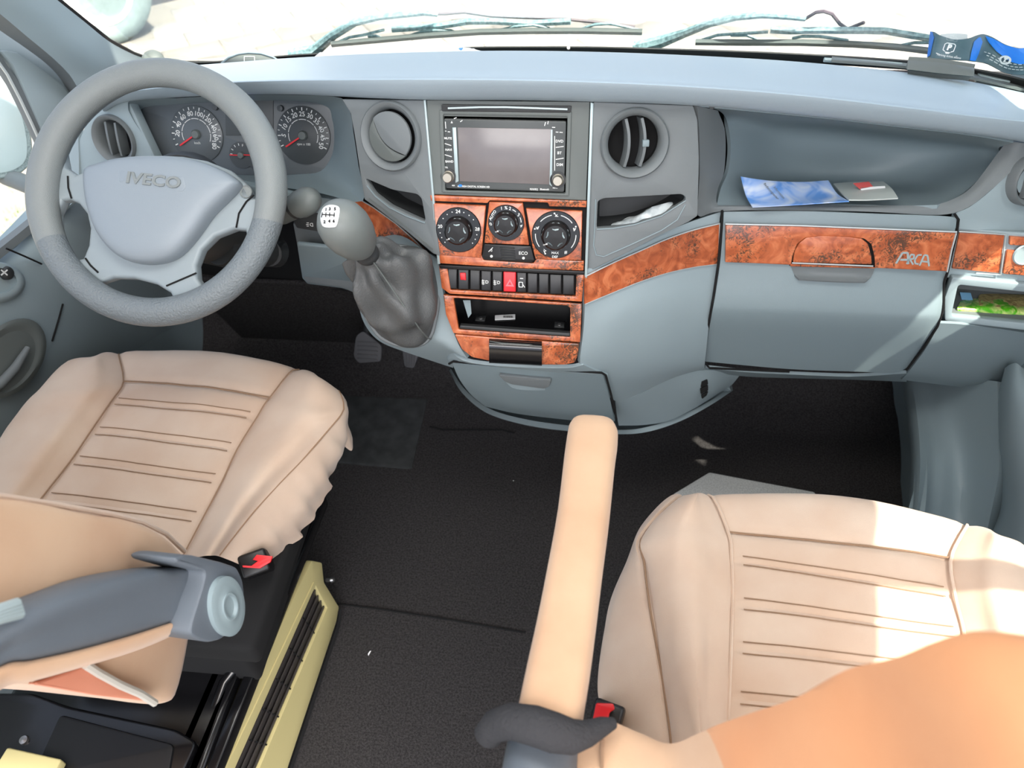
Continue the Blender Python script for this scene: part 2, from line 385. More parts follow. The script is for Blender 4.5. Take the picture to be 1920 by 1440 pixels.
# sill moulding, shut line
seam('window_sill', [[at(*q, x=-.918) for q in ((-150, 590), (0, 470), (35, 442), (66, 416), (120, 372))]], .012, M['fascia'], d1)
seam('panel_gap', [[at(*q, x=-.893) for q in ((12, 466), (45, 480), (78, 495))], [at(*q, x=-.886) for q in ((118, 570), (110, 600), (98, 640))]], .0018, M['gap'], d1)
# sail panel and frame in front of the side pane
sail = [(2, 96), (14, 94), (35, 99), (75, 126), (120, 160), (139, 190), (160, 215), (135, 300), (92, 272), (60, 200), (25, 122)]
SP = Plane(at(80, 180, x=-.915), n=(1, -.25, .1))
plate('sail_panel', SP, sail, M['lgrey'], d1, t=.02, b=.004)
plate('window_channel', SP, [(-20, 70), (8, 112), (35, 150), (62, 205), (92, 274), (80, 282), (50, 216), (22, 160), (-20, 96)], M['fascia'], d1, t=.016, b=.003, h=-.004)
plate('sail_edge', SP, [(-30, 30), (0, 52), (45, 84), (88, 116), (116, 146), (142, 188), (168, 235), (150, 240), (100, 190), (60, 150), (0, 100), (-30, 90)], M['lgrey'], d1, t=.01, b=.002, h=-.012)
seam('chrome_seal', [[SP.p(*q, .002) for q in ((-20, 92), (14, 140), (38, 186), (60, 232), (82, 281))]], .0028, M['trimline'], d1)
struct(obj('window_2', [V((-.955, y, z)) for y, z in ((-.4, .70), (1.25, .62), (1.45, .80), (.95, 1.5), (-.4, 1.5))], [[0, 1, 2, 3, 4]], M['sideglass'], smooth=False))
# switch pod and inner handle of the left door
pod = loft('switch_pod', [[DP.p(cx+a*rx, cy+b*ry, h) for a, b in ell(0, 0, 1, 1, 16)] for cx, cy, rx, ry, h in ((-14, 530, 62, 40, .0), (-14, 528, 58, 36, .012), (-14, 527, 46, 26, .013), (-14, 527, 44, 24, .006), (-14, 527, 5, 3, .006))], M['lgrey'], d1, k=(2, 2), wrap=True, caps=True)
bev(obj('mirror_knob', *lathe_(DP.p(8, 512, .006), DP.n, [(.012, 0), (.012, .008), (.009, .012), (0, .012)], k=20), M['dark'], pod), .001, 1)
txm = MB(); bar(txm, DP, (2, 506), (14, 516), 2.5, .0185); bar(txm, DP, (2, 516), (14, 506), 2.5, .0185); txm.build('switch_marking', M['white'], pod)
hd = loft('handle_recess', [[DP.p(cx+V((a*rx, b*ry)).rotated(ro).x, cy+V((a*rx, b*ry)).rotated(ro).y, h) for a, b in ell(0, 0, 1, 1, 20)] if False else
      [DP.p(cx+a*rx*cos(ro)-b*ry*sin(ro), cy+a*rx*sin(ro)+b*ry*cos(ro), h) for a, b in ell(0, 0, 1, 1, 20)] for cx, cy, rx, ry, h, ro in
      ((18, 672, 84, 58, .002, -.9), (18, 672, 76, 50, .006, -.9), (14, 678, 66, 42, .002, -.9), (10, 682, 56, 34, .001, -.9), (8, 684, 8, 5, .0006, -.9))], M['stack'], d1, k=(2, 2), wrap=True, caps=True)
tube('door_handle', [DP.p(*q, .012) for q in ((-30, 742), (0, 720), (28, 690), (52, 652))], [.006, .008, .008, .005], M['fascia'], hd, n=10)
# --- right side: wall panel (mostly outside the frame) with openings and outline shaped to steer the sun, kick panel, pocket
RW = Plane((.93, .6, .8), n=(-1, 0, 0))          # u runs towards +y ... checked by the points below
def rw(y, z): return ((V((.93, y, z))-RW.o).dot(RW.u), (V((.93, y, z))-RW.o).dot(RW.v))
d2 = struct(plate('door_2', RW, [rw(*q) for q in ((-.7, 0), (1.55, 0), (1.55, .78), (1.42, .88), (1.42, 1.04), (1.52, 1.12), (1.55, 1.30), (1.28, 1.75), (-.7, 1.75))], M['grey'],
     holes=[[rw(*q) for q in L] for L in (((-.1, 1.62), (.071, 1.604), (.217, 1.543), (.268, 1.374), (.342, 1.135), (.40, .93), (.05, .93), (-.1, .93)),
        ((.283, 1.521), (.37, 1.479), (.50, 1.33), (.53, 1.1), (.45, .92), (.415, 1.0), (.339, 1.30)),
        ((.816, 1.215), (.866, 1.17), (.926, 1.09), (.965, 1.05), (.985, .90), (.94, .90), (.89, .97), (.852, 1.075), (.806, 1.10)),
        ((1.03, 1.30), (1.165, 1.262), (1.24, 1.10), (1.20, .98), (1.07, 1.06), (1.04, 1.15)))], t=.012, b=.002, uv=True))
obj('window_pane', [V((.965, y, z)) for y, z in ((-.15, .88), (1.3, .88), (1.2, 1.33), (.3, 1.62), (-.15, 1.66))], [[0, 1, 2, 3, 4]], M['sideglass'], d2, smooth=False)
kick = loft('kick_panel', [[at(r[0][0]-2, r[0][1], y=1.535 if r[0][1] < 900 else 1.5)] + [at(px, py, x=x) for px, py, x in r] for r in (
    [(1690, 690, .86), (1740, 700, .87), (1790, 706, .88), (1870, 715, .90)],
    [(1704, 780, .82), (1752, 790, .84), (1802, 800, .87), (1872, 810, .89)],
    [(1711, 860, .79), (1755, 880, .81), (1805, 890, .86), (1872, 890, .88)],
    [(1706, 950, .76), (1745, 975, .79), (1795, 985, .85), (1850, 1000, .88)],
    [(1690, 1040, .74), (1720, 1060, .77), (1780, 1070, .84), (1840, 1080, .88)])], M['grey'], d2, k=(5, 5), thick=.02)
pk = loft('door_pocket', [[at(px, py, x=x) for px, py, x in r] for r in (
    [(1884, 690, .90), (1895, 683, .89), (1908, 682, .89), (1925, 700, .90)],
    [(1872, 745, .90), (1885, 740, .87), (1905, 735, .86), (1950, 750, .87)],
    [(1869, 820, .90), (1885, 815, .86), (1915, 810, .85), (1990, 820, .86)],
    [(1877, 890, .90), (1890, 890, .86), (1925, 890, .84), (2000, 900, .85)],
    [(1874, 960, .90), (1890, 965, .86), (1930, 970, .84), (2010, 980, .85)],
    [(1850, 1005, .90), (1870, 1025, .86), (1920, 1050, .84), (2010, 1060, .85)],
    [(1800, 1060, .90), (1850, 1090, .86), (1930, 1110, .84), (2010, 1120, .85)])], M['lgrey'], d2, k=(5, 5), thick=.02)
# --- left wall above the door and the roof of the cab
struct(box('wall_left', (-.97, -.15, 1.63), (0, 1, 0), (0, 0, 1), (1, 0, 0), (1.5, .24, .04), M['shell'], b=.004))
struct(box('ceiling', (0, .43, 1.77), (1, 0, 0), (0, 1, 0), (0, 0, 1), (1.98, 1.38, .04), M['roof'], b=.004))
# --- ground outside
gm = MB(); gm.add(*box_((0, 3, -.784), (1, 0, 0), (0, 1, 0), (0, 0, 1), (26, 24, .06)))
pav = struct(gm.build('pavement', M['joint'], smooth=False))
pm = None; a_ = R(33)
for i in range(-16, 17):
    for j in range(-16, 17):
        lx, ly = (i + .5*(j % 2))*.42, j*.28
        x = lx*cos(a_)-ly*sin(a_) + .9; y = lx*sin(a_)+ly*cos(a_) + 5.4
        front = 4.0 < y < 6.7 and -3.4 < x < 4.4
        if not front: continue
        if pm is None:
            o = box('paver', (x, y, -.762), (cos(a_), sin(a_), 0), (-sin(a_), cos(a_), 0), (0, 0, 1), (.4165, .2765, .03), M['paver'], pav, b=.004, seg=1); pm = o.data; pl0 = V((x, y, -.762)) - o.location
        else:
            o = bpy.data.objects.new('paver', pm); C.objects.link(o); o.parent = pav
        o.location = V((x, y, -.762 + random.uniform(-.0015, .0015))) - pl0
gr = MB()
for cx, cy in ((20, 410), (34, 400), (46, 352), (30, 425), (24, 432), (35, 440), (50, 395)):
    c = at(cx, cy, z=-.765)
    for k in range(12):
        a = random.uniform(0, 2*pi); l = random.uniform(.02, .05); b = V((cos(a), sin(a), 0)); p = c + b*random.uniform(0, .07)
        q = b.cross(V((0, 0, 1)))*.004
        gr.add([p-q, p+q, p+b*l*.5+V((0, 0, l))], [[0, 1, 2]])
g = gr.build('grass', M['green'], smooth=False); g['kind'] = 'stuff'; tag(g, 'green grass tufts growing between the pale pavers outside the left door', 'grass')

# ================================================================== THE DASHBOARD
A0 = at(950, 290, d=1.07)
PC = Plane(A0, 20)                                   # centre stack
PL = Plane(PC.p(799, 300), 20, 17)                   # vent panel left of it, turned to the driver
PR = Plane(PC.p(1106, 300), 18, -7)                  # vent panel right of it
PD = Plane(at(470, 250, y=1.17), 25, 2)              # instrument face
dash = thing('dashboard', 'wide moulded grey dashboard with burl wood trims below the windscreen', 'dashboard', (0, 1.1, .3))
# --- upper pad
low = [(200, 208), (236, 190), (330, 182), (450, 177), (560, 177), (690, 184), (820, 188), (950, 188), (1110, 191), (1300, 198), (1500, 216), (1700, 238), (1820, 252), (1905, 264), (1990, 282)]
ylo = [1.17, 1.16, 1.15, 1.12, 1.08, 1.03, 1.0, 1.0, 1.0, 1.01, 1.04, 1.07, 1.09, 1.11, 1.14]
brk = [(190, 196), (225, 178), (300, 167), (420, 158), (540, 154), (690, 153), (820, 153), (950, 154), (1110, 158), (1300, 167), (1500, 183), (1700, 206), (1820, 221), (1925, 232), (2000, 240)]
cre = [(190, 150), (238, 137), (300, 128), (420, 118), (540, 109), (690, 101), (820, 97), (950, 95), (1110, 97), (1300, 104), (1500, 116), (1700, 136), (1820, 153), (1930, 176), (2000, 190)]
Llow = [at(*q, y=y) for q, y in zip(low, ylo)]
Lbrk = [at(*q, y=y-.032) for q, y in zip(brk, ylo)]
Lcre = [at(*q, y=min(y+.20, 1.30)) for q, y in zip(cre, ylo)]
Lmid = [(a*.62+b*.38) + V((0, 0, .004)) for a, b in zip(Lbrk, Lcre)]
Lb2 = [a*.92+b*.08 + V((0, 0, .003)) for a, b in zip(Lbrk, Lcre)]
Lund = [p + V((0, .09, .004)) for p in Llow]
Lbe = [p + V((0, .08, -.045)) for p in Lcre]
Lbe2 = [V((p.x*1.04, 1.44-.10*(p.x/.85)**2, .835)) for p in Lcre]
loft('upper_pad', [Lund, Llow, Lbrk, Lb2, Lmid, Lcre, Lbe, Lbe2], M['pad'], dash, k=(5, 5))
# backing body behind every fascia piece
loft('inner_body', [[V((x, y+.06*(abs(x)/.8)**2, z)) for x in (-.86, -.6, -.3, 0, .3, .6, .88)] for y, z in ((1.27, .83), (1.30, .80), (1.31, .6), (1.30, .45), (1.30, .36))], M['gap'], dash, k=(2, 2), thick=.02)

# --- instrument surround (a sleeve from the fascia edge down to the instrument face)
Oo = [(240, 192, 1.155), (330, 184, 1.15), (450, 178, 1.12), (560, 178, 1.08), (640, 184, 1.05), (657, 212, 1.045), (663, 250, 1.035), (672, 310, 1.02), (680, 377, 1.005), (600, 362, 1.03), (520, 350, 1.06), (440, 338, 1.08), (360, 340, 1.10), (300, 318, 1.12), (275, 265, 1.14)]
Ii = [(262, 208), (335, 196), (450, 190), (560, 190), (612, 200), (622, 222), (626, 250), (622, 290), (600, 320), (560, 326), (520, 328), (450, 328), (360, 325), (310, 296), (287, 262)]
O3 = [at(x, y, y=d) for x, y, d in Oo]; I3 = [PD.p(*q) for q in Ii]
sur = loft('instrument_surround', [O3, [a*.6+b*.4 + V((0, .004, -.002)) for a, b in zip(O3, I3)], I3], M['grey'], dash, k=(5, 4), wrap=True)
def joined(a, b, t): return [p*(1-t)+q*t for p, q in zip(a, b)]

# --- air vents
def vhole(P, px, py, rx):
    r = rx*P.m(px, py)*.84; a, b = P.uv(px, py); return [(a+r*cos(2*pi*k/36), b+r*sin(2*pi*k/36)) for k in range(36)]
def vent(P, px, py, rx, tilt, kind, lift=.002):
    m = P.m(px, py); r = rx*m; c = P.p(px, py, lift); n = P.n
    v = lathe('air_vent', c, n, [(r*1.04, -.004-(lift > .01)*.012), (r*1.04, .003), (r*.99, .006), (r*.90, .004), (r*.80, -.002), (r*.78, -.020 if lift < .01 else -.006)], M['fascia'], dash, k=48, cap=False)
    lathe('vent_bowl', c, n, [(r*.80, -.004), (r*.78, -.03), (0, -.032)] if lift < .01 else [(r*.80, -.003), (r*.78, -.011), (0, -.012)], M['gap'], v, k=40, cap=False)
    u0 = P.u*cos(tilt)+P.v*sin(tilt); v0 = -P.u*sin(tilt)+P.v*cos(tilt)
    if kind == 'shut':
        P2 = Plane(c, n=n); P2.u, P2.v = u0, v0
        rr = r*.74
        top = [(rr*cos(a), rr*sin(a)) for a in [pi*k/24 for k in range(25)]] + [(-rr+2*rr*t, -rr*.34*sin(pi*t)) for t in [k/12 for k in range(1, 12)]]
        bot = [(rr*cos(a), rr*sin(a)) for a in [pi+pi*k/24 for k in range(25)]] + [(rr-2*rr*t, -rr*.34*sin(pi*t)-.002) for t in [k/12 for k in range(1, 12)]]
        bot = [(a, b if k < 25 else b) for k, (a, b) in enumerate(bot)]
        plate('flap', P2, top, M['fascia'], v, t=.006, b=.0015, h=.006, uv=True)
        plate('flap', P2, bot, M['stack'], v, t=.006, b=.0015, h=.003, uv=True)
    else:
        for s in (-.36, .12):
            g = [[c + u0*(r*(s+.03*k)) + v0*(t*r*.70) + n*(-.022+.024*a - .006*t*t) for t in (-1, -.5, 0, .5, 1)] for k, a in ((0, 0), (.6, .5), (1.5, 1))]
            g = [[p + u0*(.10*r*(1-tt*tt)) for p, tt in zip(row, (-1, -.5, 0, .5, 1))] for row in g]
            loft('vane', g, M['fascia'], v, k=(3, 4), thick=.004)
        if kind == 'open': box('vane_tab', c+u0*(r*.33)+n*.0, u0, v0, n, (r*.20, r*.20, .008), M['grey'], v, b=.001)
    return v
# left vent panel with slanted pocket
pkL = rnd([PL.uv(*q) for q in ((684, 334), (735, 356), (782, 364), (790, 372), (798, 416), (770, 404), (730, 385), (700, 362))], .006)
vpl = plate('vent_panel', PL, rnd([PL.uv(*q) for q in ((640, 186), (796, 188), (806, 300), (815, 400), (824, 480), (812, 476), (760, 432), (700, 386), (683, 374), (673, 310), (664, 250), (657, 212))], .002), M['fascia'], dash, holes=[pkL, vhole(PL, 733, 256, 61)], t=.012, b=.0015, uv=True)
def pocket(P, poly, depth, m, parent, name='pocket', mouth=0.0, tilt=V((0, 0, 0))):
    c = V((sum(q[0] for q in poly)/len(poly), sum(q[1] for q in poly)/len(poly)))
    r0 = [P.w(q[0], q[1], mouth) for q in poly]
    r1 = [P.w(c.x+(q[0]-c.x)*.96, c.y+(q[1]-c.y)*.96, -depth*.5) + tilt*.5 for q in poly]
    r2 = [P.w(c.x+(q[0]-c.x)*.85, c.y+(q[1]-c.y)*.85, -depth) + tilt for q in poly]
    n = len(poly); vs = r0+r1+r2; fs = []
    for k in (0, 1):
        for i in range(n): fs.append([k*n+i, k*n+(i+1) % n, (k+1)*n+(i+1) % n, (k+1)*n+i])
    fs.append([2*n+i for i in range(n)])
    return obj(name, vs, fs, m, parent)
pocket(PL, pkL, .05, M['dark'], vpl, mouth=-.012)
seam('pocket_lip', [[PL.p(*q, .0006) for q in ((688, 348), (704, 368), (730, 389), (762, 405), (797, 418))]], .0012, M['grey'], vpl)
seam('crease', [[PL.p(*q, .0002) for q in ((692, 372), (730, 400), (770, 432), (812, 468))]], .001, M['stack'], vpl)
vent(PL, 733, 256, 61, R(-38), 'shut')
# right vent panel with slanted pocket
pkR = rnd([PR.uv(*q) for q in ((1119, 428), (1121, 377), (1132, 372), (1278, 364), (1286, 370), (1284, 378), (1240, 404), (1190, 420), (1150, 426))], .004)
vpr = plate('vent_panel', PR, rnd([PR.uv(*q) for q in ((1113, 191), (1300, 198), (1308, 225), (1311, 300), (1308, 405), (1290, 417), (1240, 440), (1180, 472), (1099, 512), (1106, 300))], .002), M['fascia'], dash, holes=[pkR, vhole(PR, 1190, 269, 62)], t=.012, b=.0015, uv=True)
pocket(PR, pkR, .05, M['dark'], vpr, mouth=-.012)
seam('pocket_lip', [[PR.p(*q, .0006) for q in ((1117, 374), (1115, 430), (1113, 460), (1118, 478), (1132, 481), (1180, 460), (1240, 432), (1270, 412), (1285, 384))], [PR.p(*q, .0006) for q in ((1119, 430), (1150, 428), (1190, 421), (1240, 405), (1286, 376))]], .0011, M['grey'], vpr)
vent(PR, 1190, 269, 62, 0, 'open')
# --- left end panel with vent beside the instruments
PE = Plane(at(213, 262, y=1.15), 16, 10)
plate('end_panel', PE, rnd([PE.uv(*q) for q in ((236, 178), (246, 200), (275, 262), (302, 318), (330, 380), (150, 350), (148, 262), (160, 232), (195, 196))], .004), M['lgrey'], dash, holes=[vhole(PE, 214, 262, 44)], t=.02, b=.003, uv=True)
vent(PE, 214, 262, 44, R(0), 'far')
loft('end_return', [[at(*q, y=y) for q, y in r] for r in ([((205, 178), 1.2), ((165, 212), 1.18), ((148, 250), 1.165), ((148, 300), 1.15), ((148, 370), 1.13)], [((190, 160), 1.24), ((130, 205), 1.23), ((104, 260), 1.21), ((96, 320), 1.19), ((90, 420), 1.16)])], M['lgrey'], dash, k=(2, 4), thick=.006)
# --- lower left: column shroud, knee panel, light switch panel, wood
loft('column_cover', [[at(*q, y=y) for q in L] for L, y in (([(440, 336), (520, 349), (600, 361), (682, 377)], 1.06), ([(440, 350), (520, 362), (600, 374), (700, 395)], 1.045), ([(440, 385), (520, 392), (600, 400), (730, 430)], 1.05))], M['grey'], dash, k=(4, 4), thick=.008)
PK = Plane(at(640, 470, y=1.07), 4, 6)
kp = plate('knee_panel', PK, rnd([PK.uv(*q) for q in ((548, 418), (640, 432), (690, 420), (760, 440), (800, 560), (780, 620), (700, 566), (640, 540), (575, 532), (567, 520))], [.004]*8+[.01, .01]), M['fascia'], dash, t=.014, b=.004, uv=True)
PK2 = Plane(at(640, 520, y=1.062), -22, 6)
plate('knee_panel', PK2, rnd([PK2.uv(*q) for q in ((556, 458), (700, 474), (700, 560), (640, 541), (576, 533), (566, 522))], .004), M['grey'], dash, t=.008, b=.003, uv=True)
PS = Plane(at(585, 410, y=1.05), 14, 6)
sp = plate('light_switch_panel', PS, rnd([PS.uv(*q) for q in ((546, 408), (590, 378), (650, 380), (660, 438), (604, 436), (556, 428))], .003), M['dark'], dash, t=.012, b=.002, uv=True)
tm = MB()
for yy in (397, 421):
    txt(tm, PS, 584, yy, 7, 'D', rot=pi); bar(tm, PS, (575, yy-3), (579, yy-3), 1); bar(tm, PS, (574, yy), (579, yy), 1); bar(tm, PS, (575, yy+3), (579, yy+3), 1)
tm.build('switch_marking', M['white'], sp)
PWL = Plane(at(720, 430, y=1.02), 24, 18)
wl_ = plate('wood_trim', PWL, rnd([PWL.uv(*q) for q in ((646, 362), (666, 370), (700, 390), (742, 420), (776, 450), (812, 488), (790, 486), (700, 470), (668, 466), (655, 420))], .002), M['wood'], dash, t=.008, b=.0015, uv=True)
seam('trim_line', [[PWL.p(*q, .001) for q in ((647, 361), (666, 369), (700, 389), (742, 419), (776, 449), (814, 489))]], .0012, M['trimline'], wl_)

# --- centre console skin: sweeps round the gear boot and under the stack
def yc(px, py): return PC.p(px, py).y
sk = [[(660, 470, 1.02), (668, 520, .98), (672, 570, .955), (685, 610, .94), (712, 640, .93), (760, 660, .93), (850, 690, .94)],
      [(740, 440, 1.0), (700, 500, .95), (690, 560, .925), (704, 608, .91), (735, 634, .905), (780, 648, .90), (850, 670, .90)],
      [(800, 472, .955), (790, 520, .925), (770, 570, .905), (770, 600, .895), (790, 622, .885), (815, 640, .88), (852, 662, .88)],
      [(826, 490, .925), (828, 530, .912), (834, 565, .90), (842, 600, .89), (855, 634, .88), (862, 650, .875), (876, 672, .87)]]
loft('console_skin', [[at(a, b, y=y) for a, b, y in r] for r in sk], M['lgrey'], dash, k=(6, 5), thick=.008)
# --- the flank right of the stack that runs out to the glovebox
tt = [(1097, 517), (1150, 491), (1200, 469), (1250, 447), (1300, 430), (1349, 418)]
tb = [(1097, 569), (1150, 547), (1200, 527), (1250, 511), (1300, 500), (1346, 494)]
yt = [.912, .945, .975, 1.005, 1.03, 1.05]; yb = [.90, .93, .958, .985, 1.01, 1.032]
T3 = [at(*q, y=y) for q, y in zip(tt, yt)]; B3 = [at(*q, y=y) for q, y in zip(tb, yb)]
top = [(1098, 506), (1150, 480), (1200, 458), (1250, 434), (1300, 414), (1352, 397)]
U3 = [at(*q, y=y+.006) for q, y in zip(top, yt)]
f1 = [(1094, 620), (1145, 605), (1195, 590), (1245, 585), (1290, 580), (1333, 580)]
f2 = [(1088, 680), (1135, 690), (1185, 690), (1235, 682), (1280, 680), (1322, 676)]
f3 = [(1100, 700), (1154, 752), (1190, 742), (1232, 722), (1270, 706), (1322, 692)]
F1 = [at(*q, y=y) for q, y in zip(f1, (.885, .905, .93, .955, .98, 1.0))]
F2 = [at(*q, y=y) for q, y in zip(f2, (.868, .892, .918, .945, .975, 1.005))]
F3 = [at(*q, y=y) for q, y in zip(f3, (.88, .93, .95, .968, .99, 1.02))]
loft('console_flank', [U3, T3, B3, F1, F2, F3], M['lgrey'], dash, k=(4, 5), thick=.008)
off = V((0, -.003, .0012))
wt = loft('wood_trim', [[p+off for p in T3], [p*.5+q*.5+off*1.3 for p, q in zip(T3, B3)], [p+off for p in B3]], M['wood'], dash, k=(3, 5), thick=.003)
seam('trim_line', [[p+off*1.4 for p in spline(T3, 4)], [p+off*1.4 for p in (T3[-1], B3[-1])]], .0013, M['trimline'], wt)
seam('trim_line', [[p+off*1.2 for p in spline(B3, 4)]], .0006, M['trimline'], wt)
# lower lip piece with foot vent slots
g1 = [(1154, 752), (1190, 743), (1232, 722), (1270, 706), (1322, 694), (1390, 700)]
g2 = [(1156, 775), (1200, 775), (1240, 760), (1285, 742), (1330, 735), (1372, 722)]
g3 = [(1160, 798), (1205, 797), (1250, 790), (1290, 772), (1325, 752), (1362, 728)]
ll = loft('lower_lip', [[at(*q, y=y) for q, y in zip(L, Y)] for L, Y in ((g1, (.93, .95, .968, .99, 1.02, 1.07)), (g2, (.955, .97, .985, 1.005, 1.03, 1.09)), (g3, (.98, .985, .998, 1.02, 1.05, 1.11)))], M['lgrey'], dash, k=(4, 5), thick=.008)
for q in (((1316, 716), (1327, 713), (1328, 720), (1315, 727)), ((1314, 730), (1328, 723), (1328, 732), (1315, 739)), ((1316, 742), (1328, 735), (1325, 742), (1317, 748))):
    PV = Plane(at(1321, 730, y=1.014), 10, -20); plate('foot_vent_slot', PV, [PV.uv(*k) for k in q], M['gap'], ll, t=.004, b=.0004, uv=True)
# base lip running under the drawer
h1 = [(845, 690), (870, 728), (915, 765), (980, 785), (1060, 797), (1160, 806), (1215, 800), (1270, 782), (1325, 755), (1364, 730)]
h2 = [(842, 694), (866, 736), (912, 774), (980, 796), (1060, 808), (1165, 814), (1222, 808), (1280, 788), (1335, 758), (1374, 732)]
loft('base_lip', [[at(*q, y=(1.005, 1.0, .995, .99, .985, .985, .99, 1.02, 1.055, 1.115)[i]) for i, q in enumerate(h1)], [at(*q, y=(.995, .99, .985, .98, .975, .975, .985, 1.015, 1.05, 1.11)[i]) for i, q in enumerate(h2)], [at(*q, y=(1.02, 1.02, 1.02, 1.02, 1.02, 1.02, 1.02, 1.04, 1.08, 1.12)[i]) + V((0, .05, -.01)) for i, q in enumerate(h2)]], M['lgrey'], dash, k=(3, 5))
# --- drawer under the stack
dw = [[(848, 681, .89), (920, 688, .875), (1000, 694, .872), (1070, 699, .875), (1131, 704, .885)],
      [(862, 712, .905), (930, 722, .89), (1005, 730, .885), (1078, 735, .89), (1141, 738, .90)],
      [(885, 742, .93), (945, 758, .915), (1015, 768, .91), (1085, 774, .912), (1150, 780, .925)],
      [(910, 762, .95), (960, 774, .945), (1025, 783, .94), (1090, 789, .94), (1153, 790, .945)]]
dr = loft('drawer', [[at(a, b, y=y) for a, b, y in r] for r in dw], M['grey'], dash, k=(4, 4), thick=.01)
PDr = Plane(at(985, 712, y=.8745), -2, 0)
hn = plate('drawer_handle', PDr, rnd([PDr.uv(*q) for q in ((935, 700), (1034, 709), (1030, 722), (1020, 726), (960, 718), (946, 712))], .003), M['fascia'], dr, t=.006, b=.001, h=.004, uv=True)
loft('handle_scoop', [[PDr.p(*q, h) for q in L] for L, h in (([(936, 701), (955, 717), (985, 722), (1022, 727)], .001), ([(942, 708), (960, 727), (990, 732), (1022, 732)], -.001))], M['lgrey'], hn, k=(2, 3), thick=.002)
seam('drawer_gap', [[at(*q, y=y) for q, y in (((842, 682), .888), ((850, 678), .882), ((920, 684), .872), ((1000, 690), .868), ((1070, 695), .872), ((1128, 699), .88), ((1136, 704), .884), ((1146, 740), .90), ((1156, 785), .935))]], .0022, M['gap'], dash)
# bottom skin between stack and drawer
loft('console_chin', [[at(*q, y=y) for q, y in r] for r in (
    [((835, 640), .90), ((868, 676), .872), ((960, 688), .862), ((1060, 690), .862), ((1094, 684), .868)],
    [((838, 672), .905), ((852, 679), .89), ((950, 690), .872), ((1060, 700), .874), ((1140, 706), .89)])], M['lgrey'], dash, k=(3, 4), thick=.006)

# --- right storage tray above the glovebox
rimL = [(1306, 198), (1311, 225), (1313, 300), (1310, 404)]
yr = 1.04
def tray(px, py, y): return at(px, py, y=y)
rows = [
 [(1312, 200, 1.01), (1420, 210, 1.03), (1560, 224, 1.06), (1700, 240, 1.08), (1820, 254, 1.10), (1900, 268, 1.12)],
 [(1345, 206, 1.07), (1440, 216, 1.10), (1560, 228, 1.13), (1700, 246, 1.15), (1810, 262, 1.16), (1874, 276, 1.14)],
 [(1362, 225, 1.13), (1450, 236, 1.22), (1560, 244, 1.25), (1690, 260, 1.25), (1790, 275, 1.22), (1872, 288, 1.15)],
 [(1370, 270, 1.13), (1455, 280, 1.23), (1560, 285, 1.26), (1670, 296, 1.26), (1765, 308, 1.22), (1852, 318, 1.14)],
 [(1366, 318, 1.12), (1455, 326, 1.22), (1555, 332, 1.25), (1645, 340, 1.24), (1730, 348, 1.19), (1820, 350, 1.12)],
 [(1352, 352, 1.09), (1440, 350, 1.17), (1545, 353, 1.19), (1630, 358, 1.18), (1710, 366, 1.14), (1790, 372, 1.10)],
 [(1344, 384, 1.055), (1430, 386, 1.065), (1530, 384, 1.07), (1620, 384, 1.07), (1690, 386, 1.07), (1758, 384, 1.07)]]
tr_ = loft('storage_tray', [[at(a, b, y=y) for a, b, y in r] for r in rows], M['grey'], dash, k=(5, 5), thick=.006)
PT = Plane(at(1560, 390, y=1.055), 20, 0)
Lo = [(1306, 199), (1345, 207), (1345, 300), (1341, 380), (1365, 386), (1500, 386), (1650, 388), (1740, 386), (1790, 374), (1830, 346), (1872, 290), (1874, 277), (1905, 268), (1935, 275), (1920, 300), (1870, 345), (1835, 378), (1800, 398), (1760, 404), (1650, 399), (1500, 394), (1350, 397), (1311, 406)]
Yo = [1.0, 1.05, 1.06, 1.05, 1.055, 1.06, 1.065, 1.065, 1.075, 1.09, 1.125, 1.13, 1.115, 1.125, 1.12, 1.10, 1.085, 1.07, 1.06, 1.055, 1.05, 1.05, 1.03]
loft('tray_rim', [[at(*q, y=y) for q, y in r] for r in (
  [((1307, 199), 1.012), ((1311, 250), 1.02), ((1312, 320), 1.03), ((1310, 360), 1.035), ((1310, 405), 1.035), ((1353, 396), 1.05), ((1500, 393), 1.055), ((1650, 398), 1.06), ((1762, 403), 1.065), ((1812, 390), 1.075), ((1850, 363), 1.09), ((1900, 318), 1.11), ((1945, 272), 1.135)],
  [((1328, 203), 1.035), ((1330, 250), 1.045), ((1330, 320), 1.048), ((1328, 355), 1.045), ((1330, 388), 1.045), ((1365, 388), 1.053), ((1500, 388), 1.06), ((1650, 391), 1.063), ((1750, 392), 1.068), ((1800, 380), 1.08), ((1838, 352), 1.095), ((1886, 300), 1.12), ((1915, 268), 1.13)],
  [((1346, 207), 1.07), ((1360, 250), 1.09), ((1358, 320), 1.085), ((1346, 355), 1.07), ((1345, 382), 1.056), ((1370, 385), 1.057), ((1500, 384), 1.067), ((1650, 385), 1.07), ((1745, 384), 1.072), ((1792, 371), 1.088), ((1826, 346), 1.105), ((1873, 284), 1.135), ((1890, 264), 1.14)])], M['fascia'], dash, k=(3, 5), thick=.006)
lathe('screw_plug', at(1888, 255, y=1.125), (0, -1, .5), [(0.005, 0), (.005, .001), (0, .001)], M['dark'], dash, k=14)
lathe('screw_plug', at(1335, 199, y=1.012), (0, -1, .5), [(0.004, 0), (.004, .001), (0, .001)], M['dark'], dash, k=14)
